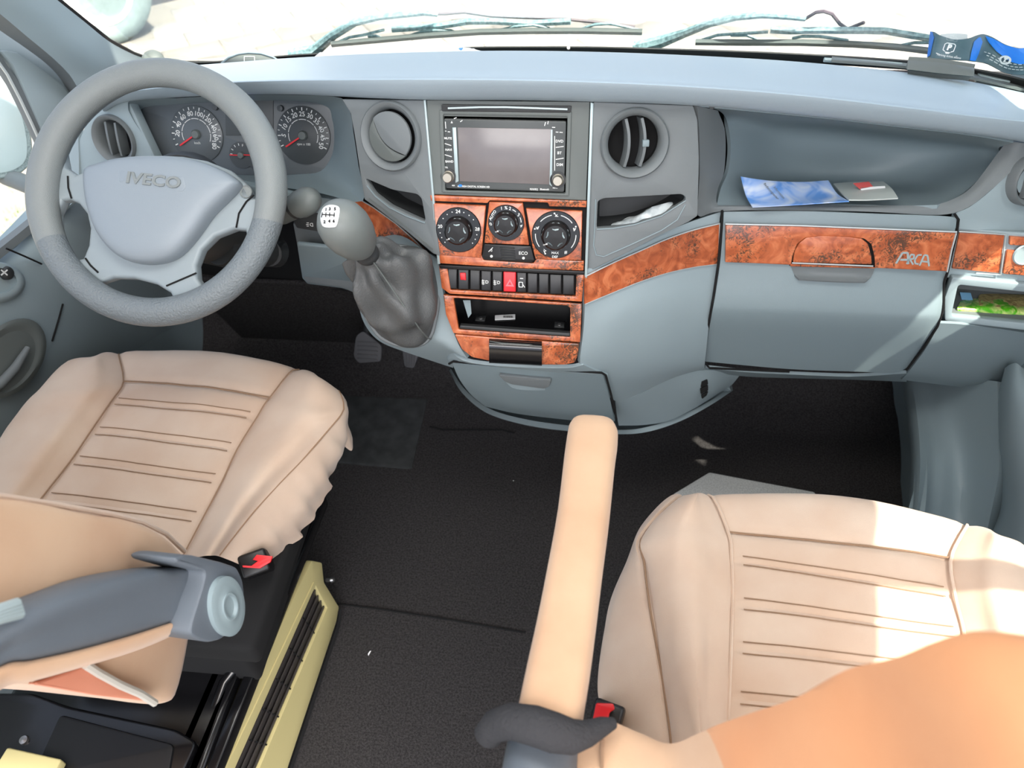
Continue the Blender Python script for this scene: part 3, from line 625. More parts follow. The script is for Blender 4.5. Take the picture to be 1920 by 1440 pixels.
# right end panel with vent
er = [[(1950, 272, 1.138), (1912, 305, 1.118), (1858, 357, 1.094), (1818, 388, 1.078), (1790, 402, 1.07), (1792, 428, 1.066)],
      [(1990, 300, 1.14), (1945, 330, 1.12), (1900, 370, 1.10), (1860, 400, 1.085), (1838, 415, 1.078), (1838, 432, 1.072)],
      [(2030, 330, 1.15), (1990, 360, 1.13), (1960, 390, 1.115), (1940, 410, 1.10), (1932, 424, 1.095), (1932, 439, 1.09)]]
loft('end_panel', [[at(a, b, y=y) for a, b, y in r] for r in er], M['lgrey'], dash, k=(4, 4), thick=.006)
PE2 = Plane(at(1925, 332, y=1.118), 20, -20)
vent(PE2, 1940, 338, 46, 0, 'far', .014)
# --- glovebox door
gb = [[(1357, 397, 1.052), (1500, 396, 1.054), (1650, 401, 1.056), (1765, 405, 1.06), (1793, 408, 1.066)],
      [(1356, 420, 1.044), (1500, 424, 1.044), (1650, 430, 1.046), (1765, 434, 1.05), (1790, 436, 1.056)],
      [(1350, 494, 1.026), (1500, 498, 1.026), (1650, 504, 1.028), (1752, 508, 1.032), (1772, 512, 1.038)],
      [(1340, 560, 1.0), (1500, 566, 1.0), (1650, 572, 1.002), (1745, 576, 1.005), (1766, 578, 1.012)],
      [(1334, 592, .996), (1500, 598, .996), (1650, 604, .998), (1735, 606, 1.0), (1756, 608, 1.01)],
      [(1326, 640, 1.012), (1490, 650, 1.012), (1630, 656, 1.014), (1706, 660, 1.016), (1728, 650, 1.022)],
      [(1322, 678, 1.024), (1480, 692, 1.024), (1610, 697, 1.026), (1676, 699, 1.03), (1700, 690, 1.034)]]
G = [[at(a, b, y=y) for a, b, y in r] for r in gb]
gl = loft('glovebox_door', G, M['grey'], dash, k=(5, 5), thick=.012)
g1, g2 = G[1], G[2]
go = V((0, -.0035, .0012))
PG = Plane(at(1570, 465, y=1.0325), 14, 0)
wq = [(1361, 422), (1500, 425), (1650, 431), (1792, 437), (1776, 509), (1650, 503), (1500, 497), (1360, 492)]
arch = [PG.uv(*q) for q in ((1480, 498), (1483, 478), (1492, 455), (1508, 442), (1540, 438), (1590, 440), (1620, 444), (1634, 455), (1640, 480), (1641, 502))]
gw = plate('glovebox_wood', PG, rnd([PG.uv(*q, .004) for q in wq], .001), M['wood'], gl, holes=[rnd(arch, .003)], t=.007, b=.0012, h=.004, uv=True)
plate('handle_gap', PG, arch, M['gap'], gl, t=.004, b=.0005, h=.0006, uv=True)
ah = [PG.uv(*q, .006) for q in ((1487, 492), (1490, 472), (1499, 456), (1512, 446), (1540, 442), (1590, 444), (1616, 448), (1628, 458), (1634, 480), (1635, 496))]
gh = plate('glovebox_handle', PG, rnd(ah, .002), M['wood'], gl, t=.008, b=.0015, h=.006, uv=True)
seam('handle_edge', [[PG.p(*q, .0062) for q in ((1485, 493), (1540, 495), (1590, 497), (1637, 499))]], .0012, M['trimline'], gh)
loft('handle_scoop', [[PG.p(*q, h) for q in L] for L, h in (([(1483, 496), (1540, 497), (1590, 499), (1640, 503)], .003), ([(1488, 512), (1540, 514), (1590, 516), (1634, 518)], .001), ([(1498, 523), (1540, 526), (1590, 528), (1622, 528)], .012))], M['fascia'], gl, k=(3, 4), thick=.003)
seam('trim_line', [[PG.p(*q, .0046) for q in ((1360, 420), (1500, 423), (1650, 429), (1794, 435))], [PG.p(*q, .0046) for q in ((1793, 437), (1784, 470), (1776, 510))]], .0014, M['trimline'], gl)
seam('glovebox_gap', [[at(*q, y=y) for q, y in (((1354, 394), 1.05), ((1353, 420), 1.043), ((1347, 494), 1.024), ((1338, 555), 1.0), ((1331, 594), .994), ((1322, 645), 1.012), ((1319, 676), 1.022), ((1330, 690), 1.024), ((1480, 697), 1.026))],
                      [at(*q, y=y) for q, y in (((1790, 402), 1.066), ((1797, 412), 1.066), ((1794, 436), 1.058), ((1776, 512), 1.036), ((1770, 530), 1.03), ((1769, 578), 1.012), ((1758, 612), 1.008), ((1730, 655), 1.02), ((1700, 694), 1.032))]], .0022, M['gap'], dash)
# ARCA lettering, built from bars
am = MB()
def A_(x0, y0, sc_=1.0):
    for a, b in (((0, 22), (12, 2)), ((12, 2), (22, 2)), ((22, 2), (23, 23)), ((8, 15), (22, 15))):
        bar(am, PG, (x0+a[0], y0+a[1]), (x0+b[0], y0+b[1]), 3.6, .0045, .001)
A_(1680, 472)
for a, b in (((1700, 495), (1708, 477)), ((1708, 477), (1714, 478)), ((1714, 478), (1713, 485)), ((1713, 485), (1704, 486)), ((1706, 486), (1712, 496)),
             ((1728, 478), (1721, 478)), ((1721, 478), (1715, 487)), ((1715, 487), (1716, 494)), ((1716, 494), (1722, 495)),
             ((1724, 498), (1733, 478)), ((1733, 478), (1739, 479)), ((1739, 479), (1742, 499)), ((1729, 490), (1740, 491))):
    bar(am, PG, a, b, 3.0, .0045, .001)
lab(am.build('lettering', M['silverp'], gl), 'silver ARCA lettering on burl wood')
# --- right end below: short wood piece, corner trim, pocket frame
PX = Plane(at(1840, 475, y=1.058), 14, 4)
w3 = plate('wood_trim', PX, rnd([PX.uv(*q) for q in ((1799, 436), (1884, 441), (1874, 513), (1785, 504))], .002), M['wood'], dash, t=.008, b=.0015, uv=True)
seam('trim_line', [[PX.p(*q, .001) for q in ((1798, 434), (1886, 440), (1876, 515), (1830, 512))]], .0014, M['trimline'], w3)
plate('end_fascia', PX, rnd([PX.uv(*q, -.004) for q in ((1796, 428), (1960, 440), (1960, 570), (1900, 535), (1768, 520))], .003), M['lgrey'], dash, t=.008, b=.002, h=-.004, uv=True)
for q in (((1894, 444), (1960, 448), (1960, 462), (1893, 460)), ((1889, 470), (1960, 474), (1960, 520), (1881, 514))):
    plate('ashtray_wood', PX, rnd([PX.uv(*k, .002) for k in q], .002), M['wood'], dash, t=.008, b=.0015, h=.002, uv=True)
lathe('finger_hole', PX.p(1922, 478, .003), PX.n, [(.018, 0), (.016, .002), (.012, -.004), (0, -.006)], M['silverp'], dash, k=24)
PQ = Plane(at(1850, 570, y=1.03), 10, 3)
pin = rnd([PQ.uv(*q) for q in ((1797, 534), (1990, 556), (1990, 620), (1940, 608), (1784, 593))], .006)
plate('pocket_frame', PQ, rnd([PQ.uv(*q) for q in ((1786, 520), (2000, 540), (2000, 634), (1940, 622), (1772, 602), (1771, 560))], .004), M['lgrey'], dash, holes=[pin], t=.014, b=.002, uv=True)
pocket(PQ, pin, .10, M['fascia'], dash, 'open_pocket', mouth=-.012)
loft('lower_end_panel', [[at(a, b, y=y) for a, b, y in r] for r in (
    [(1762, 606, 1.012), (1800, 608, 1.018), (1870, 616, 1.03), (1960, 630, 1.05)],
    [(1738, 650, 1.02), (1790, 655, 1.03), (1870, 660, 1.045), (1960, 668, 1.06)],
    [(1706, 694, 1.034), (1770, 704, 1.055), (1850, 716, 1.075), (1960, 730, 1.09)],
    [(1690, 712, 1.06), (1770, 722, 1.10), (1850, 732, 1.12), (1960, 750, 1.13)])], M['grey'], dash, k=(4, 4), thick=.006)
loft('under_edge', [[at(a, b, y=y) for a, b, y in r] for r in (
    [(1322, 690, 1.024), (1400, 698, 1.026), (1480, 702, 1.028), (1600, 706, 1.032), (1700, 700, 1.04)],
    [(1330, 698, 1.05), (1400, 706, 1.06), (1480, 709, 1.07), (1600, 712, 1.08), (1700, 716, 1.09)])], M['grey'], dash, k=(3, 4), thick=.006)
# --- stack surround: side trims
for A, B in ((((795, 187), (799, 187), (826, 494), (821, 494)), 0), (((1107, 191), (1113, 193), (1101, 520), (1096, 520)), 0)):
    plate('stack_side_trim', PC, [PC.uv(*q) for q in A], M['silverp'], dash, t=.014, b=.001, h=.004, uv=True)
plate('stack_face', PC, rnd([PC.uv(*q, .001) for q in ((800, 188), (1106, 191), (1099, 376), (806, 364))], .001), M['stack'], dash, holes=[[PC.uv(*q, .001) for q in ((829, 218), (1066, 222), (1062, 362), (833, 357))]], t=.010, b=.001, h=.001, uv=True)
# ================================================================== RADIO
rad = thing('car_radio', 'black car radio with large blank grey screen and two silver knobs', 'radio', PC.p(948, 360, 0))
plate('radio_frame', PC, rnd([PC.uv(*q) for q in ((824, 206), (1072, 209), (1067, 367), (829, 360))], .002), M['stack'], rad, holes=[rnd([PC.uv(*q) for q in ((832, 214), (1064, 218), (1060, 362), (836, 356))], .002)], t=.012, b=.0015, h=.004, uv=True)
fp = plate('radio_face', PC, rnd([PC.uv(*q) for q in ((832, 222), (1062, 227), (1058, 360), (836, 353))], .003), M['radio'], rad, t=.010, b=.0015, h=.002, uv=True)
plate('radio_visor', PC, rnd([PC.uv(*q, .006) for q in ((827, 196), (1072, 199), (1070, 212), (828, 209))], .002), M['dark'], rad, t=.012, b=.001, h=.005, uv=True)
seam('chrome_strip', [[PC.p(*q, .0075) for q in ((840, 203), (900, 201), (950, 201), (1010, 203), (1064, 205))]], .0016, M['silverp'], rad)
plate('screen', PC, [PC.uv(*q, .003) for q in ((858, 239), (1034, 242), (1031, 346), (862, 340))], M['screen'], rad, t=.003, b=.0004, h=.003, uv=True)
plate('screen_trim', PC, [PC.uv(*q, .0035) for q in ((848, 239), (855, 239), (860, 340), (854, 343))], M['silverp'], rad, t=.003, b=.0004, h=.0035, uv=True)
plate('screen_trim', PC, [PC.uv(*q, .0035) for q in ((1033, 243), (1036, 243), (1035, 350), (1030, 346))], M['silverp'], rad, t=.003, b=.0004, h=.0035, uv=True)
for (px, py) in ((841, 331), (1046, 337)):
    k_ = lathe('radio_knob', PC.p(px, py, .002), PC.n, [(.0085, 0), (.0085, .002), (.0072, .003), (.0070, .011), (.0062, .012), (0, .012)], M['silver'], rad, k=28)
    lathe('knob_ring', PC.p(px, py, .002), PC.n, [(.0115, 0), (.0115, .0015), (.0090, .0015)], M['dark'], rad, k=28)
tm = MB()
for s, x, y, hh in (('MUTE', 840, 259.5, 4), ('NAVI', 841, 281, 4), ('BAND', 842.5, 303, 4), ('DVD', 1049, 265, 5), ('BT', 1049, 287, 5), ('DIM', 1049.5, 309, 5), ('RES', 850, 348, 2.4), ('6.2 HIGH DIGITAL SCREEN HD', 888, 350, 3.2), ('RDS/EQ', 1001, 355, 3.2), ('Bluetooth', 1021, 355, 3.0), ('MENU', 1041, 352.5, 2.4), ('VOL', 836, 314, 3)):
    txt(tm, PC, x, y, hh, s, h=.0024, bold=.0001)
for a, b in (((834, 269), (846, 273)), ((834, 290), (847, 294)), ((1042, 276.5), (1057, 274.5)), ((1042, 299), (1057, 296.5)), ((1040, 255), (1040, 320)), ((835, 228), (836, 241)), ((1028, 227), (1027, 233)), ((1023, 229), (1021, 236)), ((834.5, 245.6), (837, 246)), ((839.5, 247), (844, 247.4)), ((1042, 247.5), (1047, 247.8)), ((1049, 248), (1055, 248.4)), ((1035, 238.7), (1041, 239)), ((851, 222.5), (856, 220.5)), ((863, 228.5), (867, 225.5))):
    bar(tm, PC, a, b, 1.4, .0024)
tm.add([PC.p(*q, .0026) for q in ((845, 231), (849, 231), (847, 226.5))], [[0, 1, 2]])
tm.build('button_marking', M['white'], fp)
lb = MB(); lb.add([PC.p(*q, .0026) for q in ell(863, 348, 3.6, 2.4, 16)], [list(range(16))]); lb.build('badge', M['blue'], fp)

# ================================================================== CLIMATE PANEL
cl = thing('climate_panel', 'burl wood heater control panel with three round black dials under the radio', 'control panel', PC.p(955, 500, 0))
plate('wood_strip', PC, rnd([PC.uv(*q, .003) for q in ((806, 366), (1100, 377), (1099, 389), (1030, 387), (1027, 380), (918, 376), (914, 381), (808, 377))], .001), M['wood'], cl, t=.008, b=.001, h=.003, uv=True)
plate('panel_gap', PC, [PC.uv(*q) for q in ((806, 366), (1100, 377), (1096, 512), (822, 498))], M['gap'], cl, t=.004, b=.0004, h=-.002, uv=True)
plate('wood_panel', PC, rnd([PC.uv(*q, .004) for q in ((811, 381), (911, 386), (905, 455), (902, 484), (818, 478))], .001), M['wood'], cl, t=.008, b=.0012, h=.004, uv=True)
plate('wood_panel', PC, rnd([PC.uv(*q, .006) for q in ((917, 379), (980, 381), (992, 460), (908, 456))], .001), M['wood'], cl, t=.010, b=.0012, h=.006, uv=True)
plate('wood_panel', PC, rnd([PC.uv(*q, .004) for q in ((986, 391), (1092, 396), (1090, 489), (1004, 486), (998, 462))], .001), M['wood'], cl, t=.008, b=.0012, h=.004, uv=True)
plate('wood_strip', PC, rnd([PC.uv(*q, .004) for q in ((818, 472), (903, 479), (907, 488), (1000, 494), (1006, 486), (1095, 490), (1094, 508), (960, 503), (821, 494))], .001), M['wood'], cl, t=.008, b=.001, h=.003, uv=True)
bt = plate('button_block', PC, rnd([PC.uv(*q, .006) for q in ((908, 458), (995, 462), (1002, 488), (996, 493), (908, 488), (903, 482))], .001), M['black'], cl, t=.010, b=.001, h=.005, uv=True)
for k in range(5): box('grille_bar', PC.p(951+k*.6, 465+k*5.2, .0055), PC.u, PC.v, PC.n, (.022, .0022, .003), M['dark'], bt, b=.0006, seg=1)
tm = MB(); txt(tm, PC, 981, 475, 6, 'ECO', h=.0054, bold=.0001); txt(tm, PC, 921, 469, 6, 'd', h=.0054); bar(tm, PC, (916, 472), (924, 464), 1.2, .0054)
for q in ((921.5, 480.5), (981.5, 484)): tm.add([PC.p(*k, .0056) for k in ell(*q, 2.6, 2.6, 12)], [list(range(12))])
tm.build('button_marking', M['white'], bt)
def dial(px, py, R1, R2, h):
    m = PC.m(px, py); r = R1*m; c = PC.p(px, py, h)
    d = lathe('dial_plate', c, PC.n, [(r, -.002), (r, .0012), (r*.97, .0022), (r*.64, .0022), (0, .0022)], M['gloss'], cl, k=48)
    k_ = lathe('dial_knob', c, PC.n, [(R2*m*1.04, .002), (R2*m, .006), (R2*m*.93, .014), (R2*m*.80, .017), (0, .0175)], M['black'], d, k=40)
    for j in range(5):
        a = R(90+72*j)
        pts = []
        for t, rr, hh in ((-.40, .94, .0115), (-.2, .97, .0115), (.2, .97, .0115), (.40, .94, .0115), (.34, .58, .0185), (0, .50, .0187), (-.34, .58, .0185)):
            pts.append(c + (PC.u*cos(a+t)+PC.v*sin(a+t))*(R2*m*rr) + PC.n*hh)
        vs = pts + [p - PC.n*.005 for p in pts]
        fs = [list(range(7)), list(range(7, 14))[::-1]] + [[i, (i+1) % 7, 7+(i+1) % 7, 7+i] for i in range(7)]
        obj('grip_facet', vs, fs, M['silverp'] if j in (0, 4) else M['grey'], d, smooth=False)  # bright reflections put into the facet colours, two facets lightest
    a = R(218); mm = MB(); A = c+(PC.u*cos(a)+PC.v*sin(a))*(R2*m*.70)+PC.n*.0192; B = c+(PC.u*cos(a)+PC.v*sin(a))*(R2*m*1.0)+PC.n*.0105
    mm.add(*tube_([A, B], .0012, n=6)); mm.build('pointer', M['white'], d)
    return c, r, d
def on_dial(mb, c, r, deg, f, s, size, rot=None, h=.0025, **k):
    a = R(deg); mb.add(*text_(s, c + (PC.u*cos(a)+PC.v*sin(a))*(r*f) + PC.n*h, PC.u, PC.v, size, rot=(a-pi/2 if rot is None else rot), bold=.00012, **k))
def arc(mb, c, r, f, d0, d1, wd, P=PC, h=.0024):
    n = 10; u, v = P.u, P.v
    pts = [[c + (u*cos(R(d0+(d1-d0)*i/n))+v*sin(R(d0+(d1-d0)*i/n)))*(r*f+s*wd/2) + P.n*h for i in range(n+1)] for s in (-1, 1)]
    mb.add(pts[0]+pts[1], [[i, i+1, n+2+i, n+1+i] for i in range(n)])
def dot(mb, c, r, f, deg, s, P=PC, h=.0025):
    o = c + (P.u*cos(R(deg))+P.v*sin(R(deg)))*(r*f) + P.n*h
    mb.add([o + P.u*(s*cos(t))+P.v*(s*sin(t)) for t in [2*pi*i/8 for i in range(8)]], [list(range(8))])
c, r, d = dial(860, 431, 42.5, 26, .004); mb = MB()
on_dial(mb, c, r, 90, .82, '24', .0075); on_dial(mb, c, r, 170, .82, '20', .007, rot=R(5)); on_dial(mb, c, r, 5, .84, '28', .007, rot=R(-5))
for g in (108, 125, 143, 190, 205, 222, 72, 54, 36, -12, -27, -42): dot(mb, c, r, .83, g, .0009)
mb.build('dial_marking', M['white'], d)
c, r, d = dial(949, 418, 34, 23, .006); mb = MB()
for g, s, sz in ((150, 'AUTO', .0058), (107, '1', .0065), (90, '%', .0065), (75, '2', .0065), (35, '3', .0065), (-8, '4', .0065), (185, '0', .0065)): on_dial(mb, c, r, g, .84, s, sz, rot=None if s == 'AUTO' else R((g-90)*.35))
arc(mb, c, r, .84, 50, 65, .0012); arc(mb, c, r, .84, 5, 24, .0012)
mb.build('dial_marking', M['white'], d)
c, r, d = dial(1042, 440, 45, 27, .004); mb = MB()
for g0, g1 in ((103, 140), (38, 77), (178, 218), (-38, 2)): arc(mb, c, r, .84, g0, g1, .0012)
for g in (90, 160, 20, 238): on_dial(mb, c, r, g, .83, 'v', .008, rot=0); dot(mb, c, r, .90, g+5, .0013); arc(mb, c, r, .78, g-6, g+4, .001)
on_dial(mb, c, r, 270, .76, 'MAX', .0052, rot=0); on_dial(mb, c, r, 270, .93, 'DEF', .0052, rot=0); on_dial(mb, c, r, -58, .84, '#', .007, rot=0)
mb.build('dial_marking', M['white'], d)

# ================================================================== SWITCH ROW
sw = thing('switch_row', 'row of black rocker switches with a red hazard switch in a wood surround', 'switches', PC.p(960, 560, 0))
so = [(823, 502), (1095, 515), (1091, 566), (880, 553), (843, 551), (828, 540)]
si = [(838, 506), (1081, 519), (1079, 556), (845, 544)]
plate('wood_surround', PC, rnd([PC.uv(*q, .003) for q in ((823, 498), (838, 499), (845, 544), (1079, 556), (1081, 514), (1095, 515), (1091, 566), (880, 553), (843, 551), (828, 540))], .001), M['wood'], sw, t=.008, b=.001, h=.003, uv=True)
plate('switch_back', PC, [PC.uv(*q, -.004) for q in ((832, 498), (1088, 512), (1086, 560), (838, 550))], M['gap'], sw, t=.004, b=.0004, h=-.004, uv=True)
plate('top_lip', PC, [PC.uv(*q, .005) for q in ((823, 497), (1096, 509), (1095, 516), (825, 504))], M['black'], sw, t=.008, b=.001, h=.005, uv=True)
tm = MB()
XB = [838.5, 858, 880, 901, 922, 943, 968, 988, 1009, 1030, 1054, 1078]
def X0(i): return XB[i]
for i in range(11):
    x0, x1 = X0(i)+.6, X0(i+1)-.6; yo = 504 + (x0-839)*.052; hz = i == 5
    if i >= 0:
        q = [(x0, yo), (x1, yo+.9), (x1-.5, yo+38.2), (x0+.3, yo+37.5)]
        s_ = plate('rocker_switch', PC, rnd([PC.uv(*k, .004 if hz else .001) for k in q], .0012), M['red'] if hz else M['black'], sw, t=.008, b=.0016, h=.004 if hz else .001 + .0008*(i % 2), uv=True)
        if hz: lab(s_, 'red hazard switch with a triangle')
plate('red_button', PC, rnd([PC.uv(*q, .004) for q in ((862, 512), (873, 512), (874, 526), (863, 525))], .001), M['red'], sw, t=.006, b=.0012, h=.004, uv=True)
tri = MB(); o_ = [(948, 536.5), (964, 537.5), (956, 523)]; i_ = [(952.5, 534), (959.5, 534.5), (956, 528)]
tri.add([PC.p(*q, .0046) for q in o_+i_], [[0, 1, 4, 3], [1, 2, 5, 4], [2, 0, 3, 5]]); tri.build('hazard_triangle', mat('pale_red', (255, 120, 130), .5), sw)
for (x, y) in ((910, 529), (932, 530)):
    txt(tm, PC, x+3, y, 6, 'D', h=.0024, bold=.0001); [bar(tm, PC, (x-7, y+k), (x-1, y+k), 1, .0024) for k in (-3, 0, 3)]; bar(tm, PC, (x-5, y-5), (x-4, y+5), 1, .0024)
bar(tm, PC, (975, 522), (981, 522.3), 1.6, .0024)
for a, b in (((973, 529), (980, 529.3)), ((973, 529), (973, 538)), ((973, 538), (980, 538.3)), ((980, 529.3), (980, 538.3)), ((980, 533), (984, 539))): bar(tm, PC, a, b, 1.3, .0024)
tm.build('switch_marking', M['white'], sw)

# ================================================================== OPEN BIN and ASHTRAY
bn = thing('storage_bin', 'open black radio slot bin with wood surround under the switches', 'bin', PC.p(965, 640, 0))
bo = [(831, 553), (845, 555), (1091, 570), (1088, 642), (960, 634), (850, 625), (836, 590)]
bi = rnd([PC.uv(*q, .003) for q in ((850, 559), (858, 559), (1063, 573), (1069, 578), (1069, 632), (860, 618))], .002)
plate('wood_surround', PC, rnd([PC.uv(*q, .003) for q in bo], .001), M['wood'], bn, holes=[bi], t=.008, b=.0012, h=.003, uv=True)
cx = sum(q[0] for q in bi)/len(bi); cy = sum(q[1] for q in bi)/len(bi)
def bw(u, v, h): return PC.w(u, v, h)
u0, u1 = min(q[0] for q in bi)-.002, max(q[0] for q in bi)+.002; v0, v1 = min(q[1] for q in bi)-.002, max(q[1] for q in bi)+.002
# bin shell: floor, back, sides, roof
fy = V((0, .10, -.012))
fl0, fl1 = bw(u0, v0, -.004), bw(u1, v0, -.004); ft0, ft1 = bw(u0, v1, -.004), bw(u1, v1, -.004)
vs = [fl0, fl1, ft1, ft0, fl0+fy, fl1+fy, ft1+V((0, .08, -.012)), ft0+V((0, .08, -.012))]
obj('bin_shell', vs, [[0, 1, 5, 4], [4, 5, 6, 7], [3, 7, 6, 2], [0, 4, 7, 3], [1, 2, 6, 5]], M['gloss'], bn, smooth=False)
nF = fy.cross(V((-1, 0, 0))).normalized(); nF = nF if nF.z > 0 else -nF
BF = Plane(fl0+nF*.0004, n=nF)
plate('bin_lip', PC, rnd([PC.uv(*q, .004) for q in ((862, 610), (1070, 625), (1069, 632), (861, 617))], .002), M['dark'], bn, t=.012, b=.002, h=.004, uv=True)
st = plate('barcode_sticker', BF, rnd([BF.uv(*q, .001) for q in ((928, 591), (966, 589), (966, 598), (928, 600))], .001), M['paper'], bn, t=.0008, b=.0002, h=.001, uv=True); lab(st, 'small white barcode sticker')
tm = MB()
for k in range(9): bar(tm, BF, (944+k*2.1, 592.2), (944.3+k*2.1, 595.6), .9+.5*(k % 2), .0013)
tm.build('barcode', M['gap'], st)
for q in ((901, 597), (1049, 609)):
    pl_ = box('screw_plate', BF.p(*q, .001), BF.u, BF.v, BF.n, (.016, .016, .002), M['dark'], bn, b=.0005, seg=1)
    lathe('screw', BF.p(*q, .002), BF.n, [(.0035, 0), (.003, .0015), (.0012, .002), (0, .0015)], M['steel'], pl_, k=14)
obj('side_flap', [PC.p(*q, -.006) for q in ((868, 563), (882, 563), (884, 588), (878, 596))] + [PC.p(*q, -.010) for q in ((868, 563), (882, 563), (884, 588), (878, 596))], [[0, 1, 2, 3], [7, 6, 5, 4], [0, 1, 5, 4], [1, 2, 6, 5], [2, 3, 7, 6], [3, 0, 4, 7]], M['grey'], bn, smooth=False)
ash = thing('ashtray', 'burl wood ashtray front with black flap at the foot of the centre stack', 'ashtray', PC.p(965, 685, 0))
plate('ashtray_front', PC, rnd([PC.uv(*q, .003) for q in ((852, 627), (960, 636), (1086, 645), (1084, 664), (1078, 680), (1060, 684), (1000, 684), (930, 679), (885, 670), (866, 655))], .003), M['wood'], ash, t=.010, b=.0015, h=.003, uv=True)
fl_ = loft('ashtray_flap', [[PC.p(x, y+ (x-960)*.055, h) for x in (917, 921, 940, 965, 990, 1012, 1016)] for y, h in ((637, .003), (641, .012), (648, .018), (660, .019), (678, .014), (683, .003))], M['gloss'], ash, k=(3, 3), thick=.003)
seam('flap_edge', [[PC.p(918, 640, .013), PC.p(940, 643.5, .016), PC.p(965, 645, .016), PC.p(990, 646.5, .016), PC.p(1014, 647, .013), PC.p(1012, 672, .013)]], .001, M['stack'], ash)

# ================================================================== INSTRUMENTS
ic = thing('instrument_cluster', 'dark instrument panel with two round dials behind the steering wheel', 'instruments', PD.p(450, 320, 0))
plate('cluster_face', PD, rnd([PD.uv(*q) for q in ((250, 200), (330, 186), (600, 186), (636, 196), (636, 330), (320, 330))], .004), M['clusterface'], ic, t=.006, b=.001, h=.002, uv=True)
def gauge(px, py, r_px, name, lab_, a0, a1, vals, needle_deg, unit, disc):
    m = PD.m(px, py); r = r_px*m; c = PD.p(px, py, .004)
    g = lathe(name, c, PD.n, [(r, -.003), (r, .0005), (r*.985, .001), (0, .001)], disc, ic, k=56); lab(g, lab_)
    tmk = MB(); n = len(vals); N = (n-1)*2
    for i in range(N+1):
        a = R(a0+(a1-a0)*i/N); f0, f1, wd = (.84, .95, .0016) if i % 2 == 0 else (.88, .95, .0010)
        A, B = [c+(PD.u*cos(a)+PD.v*sin(a))*(r*f)+PD.n*.0016 for f in (f0, f1)]
        tmk.add(*box_((A+B)/2, B-A, PD.n.cross(B-A), PD.n, ((B-A).length, wd, .0004)))
    for i, s in enumerate(vals):
        a = R(a0+(a1-a0)*i/(n-1))
        tmk.add(*text_(s, c+(PD.u*cos(a)+PD.v*sin(a))*(r*.72)+PD.n*.0015, PD.u, PD.v, r*.23, rot=(a-pi/2)*.8, bold=.0001))
    for i in range(7): arc(tmk, c, r, .55, a0+(a1-a0)*(i+.06)/7, a0+(a1-a0)*(i+.94)/7, .0011, PD, .0015)
    tmk.add(*text_(unit, c - PD.v*(r*.30) + PD.n*.0015, PD.u, PD.v, r*.12))
    tmk.build('dial_marking', M['white'], g)
    a = R(needle_deg); d = PD.u*cos(a)+PD.v*sin(a)
    nd = MB(); nd.add(*box_(c+d*(r*.42)+PD.n*.0045, d, PD.n.cross(d), PD.n, (r*.70, .0024, .0016))); nd.build('needle', M['red'], g)
    lathe('needle_cap', c, PD.n, [(r*.17, .001), (r*.17, .005), (r*.13, .0075), (0, .008)], M['stack'], g, k=24)
gauge(369, 252, 51, 'speed_dial', 'speed dial numbered 20 to 180', 205, -27, ['', '20', '40', '60', '80', '100', '120', '140', '160', '180'], 212, 'km/h', M['clusterface'])
gauge(569, 254, 52, 'rev_dial', 'rev counter dial numbered 5 to 50', 205, -27, ['', '5', '10', '15', '20', '25', '30', '35', '40', '45', '50'], 212, 'rpm x 100', M['dial'])
plate('display_panel', PD, [PD.uv(*q, .004) for q in ((422, 186), (512, 186), (512, 254), (423, 254))], M['dial'], ic, t=.004, b=.0004, h=.004, uv=True)
plate('display', PD, [PD.uv(*q, .005) for q in ((441, 199), (480, 199), (481, 229), (443, 229))], mat('display_blue', (96, 112, 176), .3), ic, t=.002, b=.0002, h=.005, uv=True)
for x, s in ((454, 'fuel_dial'), (480, 'temperature_dial')):
    m = PD.m(x, 290); c = PD.p(x-1, 291, .004); r = 24*m
    g = lathe(s, c, PD.n, [(r, -.003), (r, .0004), (0, .0006)], M['dial'], ic, k=32); t2 = MB()
    for a in (100, 125, 150, 175) if x == 454 else (30, 60, 85):
        A, B = [c+(PD.u*cos(R(a))+PD.v*sin(R(a)))*(r*f)+PD.n*.001 for f in (.72, .9)]; t2.add(*box_((A+B)/2, B-A, PD.n.cross(B-A), PD.n, ((B-A).length, .001, .0004)))
    t2.add(*text_('F' if x == 454 else 'H', c+PD.v*(r*.72)+PD.u*(r*.18)+PD.n*.001, PD.u, PD.v, .006)); t2.build('dial_marking', M['white'], g)
    lathe('needle_cap', c, PD.n, [(.006, .001), (.005, .006), (0, .0065)], M['stack'], g, k=18)
    d = -PD.u; nd = MB(); nd.add(*box_(c+d*(r*.5)+PD.n*.003, d, PD.v, PD.n, (r*.8, .0018, .001))); nd.build('needle', M['red'], g)
for x, y in ((405, 201), (527, 203)): lathe('reset_button', PD.p(x, y, .003), PD.n, [(.0055, 0), (.005, .006), (0, .0065)], M['dial'], ic, k=18)

# ================================================================== STEERING WHEEL
WC = V((-.488, .870, .895)); Wn = V((0, -cos(R(46)), sin(R(46)))); PWh = Plane(WC, n=Wn)
stw = thing('steering_wheel', 'large grey four-spoke steering wheel with padded hub on the left', 'steering wheel', WC - Wn*.05)
RM = .1685
rv, rf = [], []
rim = tube('rim', [WC + PWh.u*(RM*cos(t)) + PWh.v*(RM*sin(t)) for t in [2*pi*i/96 for i in range(96)]], [.0195 + .0022*max(0, cos(t-R(20)))**6 + .002*max(0, cos(t-R(175)))**6 for t in [2*pi*i/96 for i in range(96)]], M['wheel'], stw, n=20, closed=True, sx=1.0, up=Wn)
